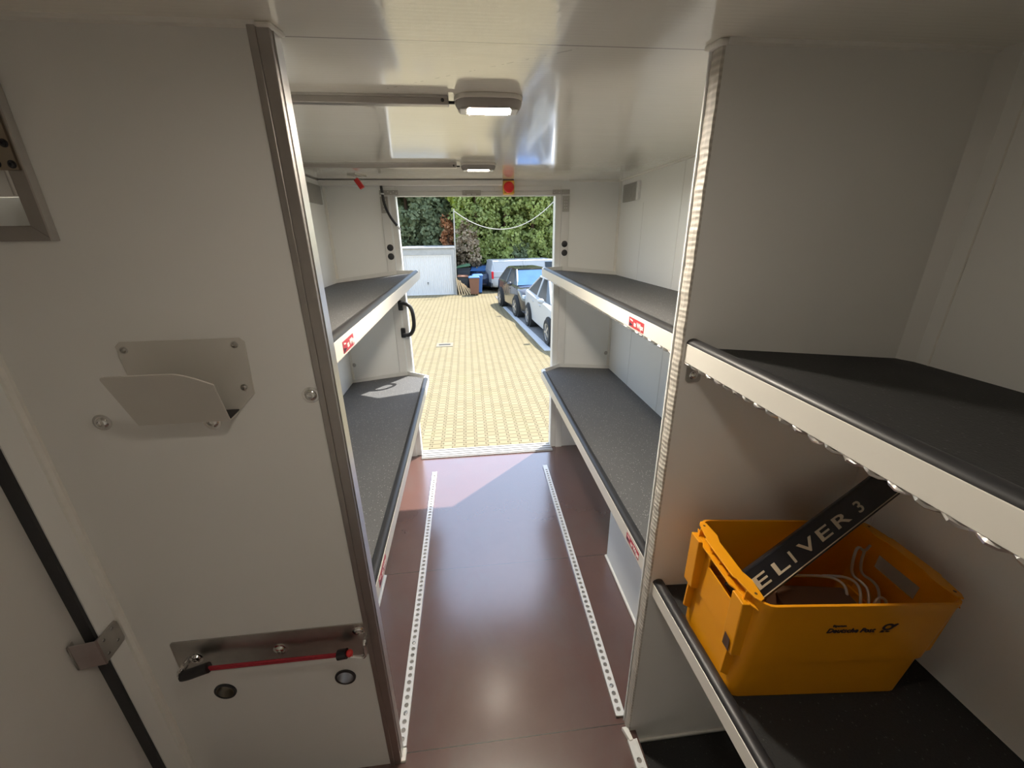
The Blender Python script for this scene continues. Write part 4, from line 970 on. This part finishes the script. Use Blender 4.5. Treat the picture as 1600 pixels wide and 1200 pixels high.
# white delivery van side on, tail to the left
sh = [(0.0, 0.72, 0.30, 0.66), (0.02, 0.88, 0.22, 0.80), (0.10, 0.97, 0.20, 0.92), (0.2, 1.0, 0.20, 0.98), (0.5, 1.0, 0.20, 1.0), (0.9, 1.0, 0.20, 1.0), (0.975, 0.99, 0.22, 1.0), (1.0, 0.95, 0.28, 0.98)]
hdv = Vector((0.988, 0.155, 0)).normalized(); tail = Vector((1.02, 20.75, 0)); Lv = 4.3
nv = tail+hdv*Lv
t, P, hw, sd, hd = car('van', 'white delivery van standing side-on before the hedge behind the black car', 'van', (nv.x, nv.y), (hdv.x, hdv.y), Lv, 1.70, 1.47, 'van_white', (0.13, 0.26, 0.975, 0.998), 0.97, sh, 0.285, 2.75, 0.78, van=True)
for q in (-1, 1):
    MB().obox(P(0.995*Lv-0.03, q*(hw-0.035), 0.80), hd, sd, Z, 0.05, 0.05, 0.17).build('tail_lamp', MAT['tail_red'], t, bevel=0.015)
    s0 = q*(hw*0.90+0.002)
    MB().prism([P(0.20*Lv, q*(hw*0.905), 1.00), P(0.36*Lv, q*(hw*0.905), 1.00), P(0.36*Lv, q*(hw*0.83), 1.34), P(0.275*Lv, q*(hw*0.83), 1.34)], sd*q*0.012).build('side_window', MAT['glass'], t)
    MB().obox(P(0.50*Lv, q*(hw*0.995), 0.72), hd, sd, Z, 0.006, 0.008, 0.34).obox(P(0.68*Lv, q*(hw*0.992), 0.70), hd, sd, Z, 0.32*Lv, 0.008, 0.006).build('panel_seam', MAT['bin_dark'], t)
MB().obox(P(0.998*Lv, 0, 0.33), hd, sd, Z, 0.05, hw*0.97, 0.10).build('rear_bumper', MAT['bin_dark'], t, bevel=0.02)
# dark blue trailer-like car tail behind the bins
sh = [(0.0, 0.75, 0.30, 0.6), (0.03, 0.9, 0.2, 0.78), (0.2, 1.0, 0.18, 0.88), (0.6, 1.0, 0.18, 0.92), (0.95, 0.95, 0.2, 0.92), (1.0, 0.86, 0.3, 0.86)]
t, P, hw, sd, hd = car('car', 'dark blue car mostly hidden between the bins and the white van', 'car', (0.72, 20.55), (0.05, -1.0), 3.6, 1.30, 1.18, 'car_blue', (0.20, 0.36, 0.80, 0.97), 0.88, sh, 0.27, 2.1, 0.7)

# ---- planting
def leaves(name, mat, parent, pts, nrm, size, seed, aspect=1.8):
    """one mesh of folded leaf quads at the given points"""
    rs = np.random.RandomState(seed); n = len(pts)
    a = nrm + rs.normal(0, 0.75, (n, 3)); a /= np.linalg.norm(a, axis=1, keepdims=True)
    r = rs.normal(0, 1, (n, 3)); u = np.cross(a, r); u /= np.linalg.norm(u, axis=1, keepdims=True); v = np.cross(a, u)
    s = size*(0.6+0.8*rs.rand(n, 1))
    off = np.array(wm(parent).translation[:]) if parent else np.zeros(3)
    c = pts-off
    q = np.stack([c-u*s*0.5, c+v*s*0.5*aspect*0.5, c+u*s*0.5, c-v*s*0.5*aspect*0.5], 1)
    q[:, 1] += a*s*0.12; q[:, 3] += a*s*0.12
    me = bpy.data.meshes.new(name); me.vertices.add(4*n); me.vertices.foreach_set('co', q.reshape(-1).astype('f'))
    me.loops.add(4*n); me.loops.foreach_set('vertex_index', np.arange(4*n, dtype='i'))
    me.polygons.add(n); me.polygons.foreach_set('loop_start', np.arange(0, 4*n, 4, dtype='i')); me.polygons.foreach_set('loop_total', np.full(n, 4, 'i'))
    me.update(calc_edges=True); me.validate(); me.materials.append(mat)
    o = bpy.data.objects.new(name, me); COL.objects.link(o)
    if parent: o.parent = parent
    WM[o.name] = wm(parent).copy(); return o
def blob_points(c, rad, nclump, nleaf, seed, clump=0.28, shell=0.72, cone=0.0):
    """leaves on many small clumps that cover an ellipsoid or cone"""
    rs = np.random.RandomState(seed); c = np.array(c); rad = np.array(rad)
    d = rs.normal(0, 1, (nclump, 3)); d /= np.linalg.norm(d, axis=1, keepdims=True)
    rr = (shell+(1-shell)*rs.rand(nclump, 1))
    k = d*rr*rad
    if cone: k[:, :2] *= (1-cone*(k[:, 2:3]/rad[2]*0.5+0.5))
    cl = c + k
    per = nleaf//nclump; e = rs.normal(0, 1, (nclump*per, 3)); e /= np.linalg.norm(e, axis=1, keepdims=True)
    cs = clump*(0.6+0.8*rs.rand(nclump, 1))
    p = np.repeat(cl, per, 0) + e*np.repeat(cs, per, 0)*np.array([1, 1, 0.85])*(0.5+0.5*rs.rand(nclump*per, 1))
    nr = e*0.7 + np.repeat(d, per, 0)*0.5 + np.array([0, 0, 0.5])
    keep = p[:, 2] > GZ+0.02
    return p[keep], nr[keep]
def tree(name, label, cat, base, crown_c, rad, mat, nclump, nleaf, size, seed, group=None, trunk=0.09, clump=0.28, cone=0.0, shell=0.72):
    t = thing(name, label, cat, (base[0], base[1], GZ), group)
    p, nr = blob_points(crown_c, rad, nclump, nleaf, seed, clump, shell, cone)
    leaves('foliage', MAT[mat], t, p, nr, size, seed+1)
    MB().tube([(base[0], base[1], GZ), (base[0]+0.05, base[1]+0.02, (GZ+crown_c[2])/2), (crown_c[0], crown_c[1], crown_c[2]+rad[2]*0.6)], trunk, 8, smooth=1).build('trunk', MAT['bark'], t, smooth=True)
    return t
tree('conifer', 'tall yellow-green conifer in the hedge, just right of the thin post', 'tree', (0.55, 22.6), (0.6, 22.7, 2.9), (1.15, 1.1, 3.5), 'leaf_conifer', 330, 15000, 0.15, 11, 'hedge conifers', clump=0.30)
tree('conifer', 'tall yellow-green conifer in the hedge, above the tail of the white van', 'tree', (2.1, 23.0), (2.1, 23.0, 2.9), (1.25, 1.1, 3.9), 'leaf_conifer', 360, 16000, 0.15, 12, 'hedge conifers', clump=0.30)
tree('conifer', 'tall yellow-green conifer in the hedge, above the black car', 'tree', (3.6, 23.2), (3.65, 23.2, 2.9), (1.25, 1.1, 3.9), 'leaf_conifer', 360, 16000, 0.15, 13, 'hedge conifers', clump=0.30)
tree('conifer', 'yellow-green conifer in the hedge cut off by the right door post', 'tree', (5.1, 23.4), (5.15, 23.4, 2.9), (1.3, 1.1, 3.9), 'leaf_conifer', 320, 14000, 0.16, 14, 'hedge conifers', clump=0.30)
tree('laurel_tree', 'dark blue-green leafy tree behind the left part of the garage', 'tree', (-3.2, 24.6), (-3.2, 24.4, 3.2), (1.6, 1.1, 3.0), 'leaf_dark', 240, 11000, 0.20, 21, 'leafy trees behind the garage', clump=0.36)
tree('laurel_tree', 'dark blue-green leafy tree behind the right part of the garage', 'tree', (-1.5, 24.2), (-1.6, 24.2, 2.9), (1.25, 1.0, 3.0), 'leaf_dark', 220, 10000, 0.19, 22, 'leafy trees behind the garage', clump=0.34)
tree('bright_shrub_tree', 'light yellow-green branches hanging in above the thin post', 'tree', (-0.1, 23.6), (-0.15, 22.9, 3.7), (0.75, 0.7, 0.85), 'leaf_bright', 90, 3600, 0.15, 23, clump=0.26)
tree('rust_shrub', 'rust-brown withered shrub behind the right garage corner', 'shrub', (-0.95, 23.3), (-0.95, 23.1, 1.55), (0.30, 0.30, 1.0), 'leaf_rust', 50, 1700, 0.13, 24, clump=0.18, trunk=0.05)
tree('bare_shrub', 'grey-brown leafless shrub between the post and the conifers, above the bins', 'shrub', (0.05, 22.0), (0.10, 21.9, 0.75), (0.62, 0.4, 1.5), 'leaf_twig', 90, 4200, 0.13, 25, clump=0.22, trunk=0.05)
tree('round_shrub', 'low dark green shrub behind the roof of the white van', 'shrub', (2.6, 21.9), (2.6, 22.6, 0.72), (0.9, 0.35, 0.62), 'leaf_dark', 60, 3000, 0.13, 26, clump=0.2, trunk=0.06)
# dense backing hedge so that no daylight shows through the leaves
p, nr = blob_points((0.8, 25.6, 2.2), (7.8, 0.8, 4.8), 800, 30000, 31, 0.55, 0.1)
t = thing('backing_hedge', 'dense dark evergreen hedge filling in behind the conifers and the garage', 'hedge', (0.8, 25.6, GZ))
leaves('foliage', MAT['leaf_dark'], t, p, nr, 0.36, 32)
m = MB()
for k in range(9): m.tube([(-5+1.4*k, 25.7, GZ), (-4.9+1.4*k, 25.6, 3.0)], 0.10, 7)
m.build('stem', MAT['bark'], t)
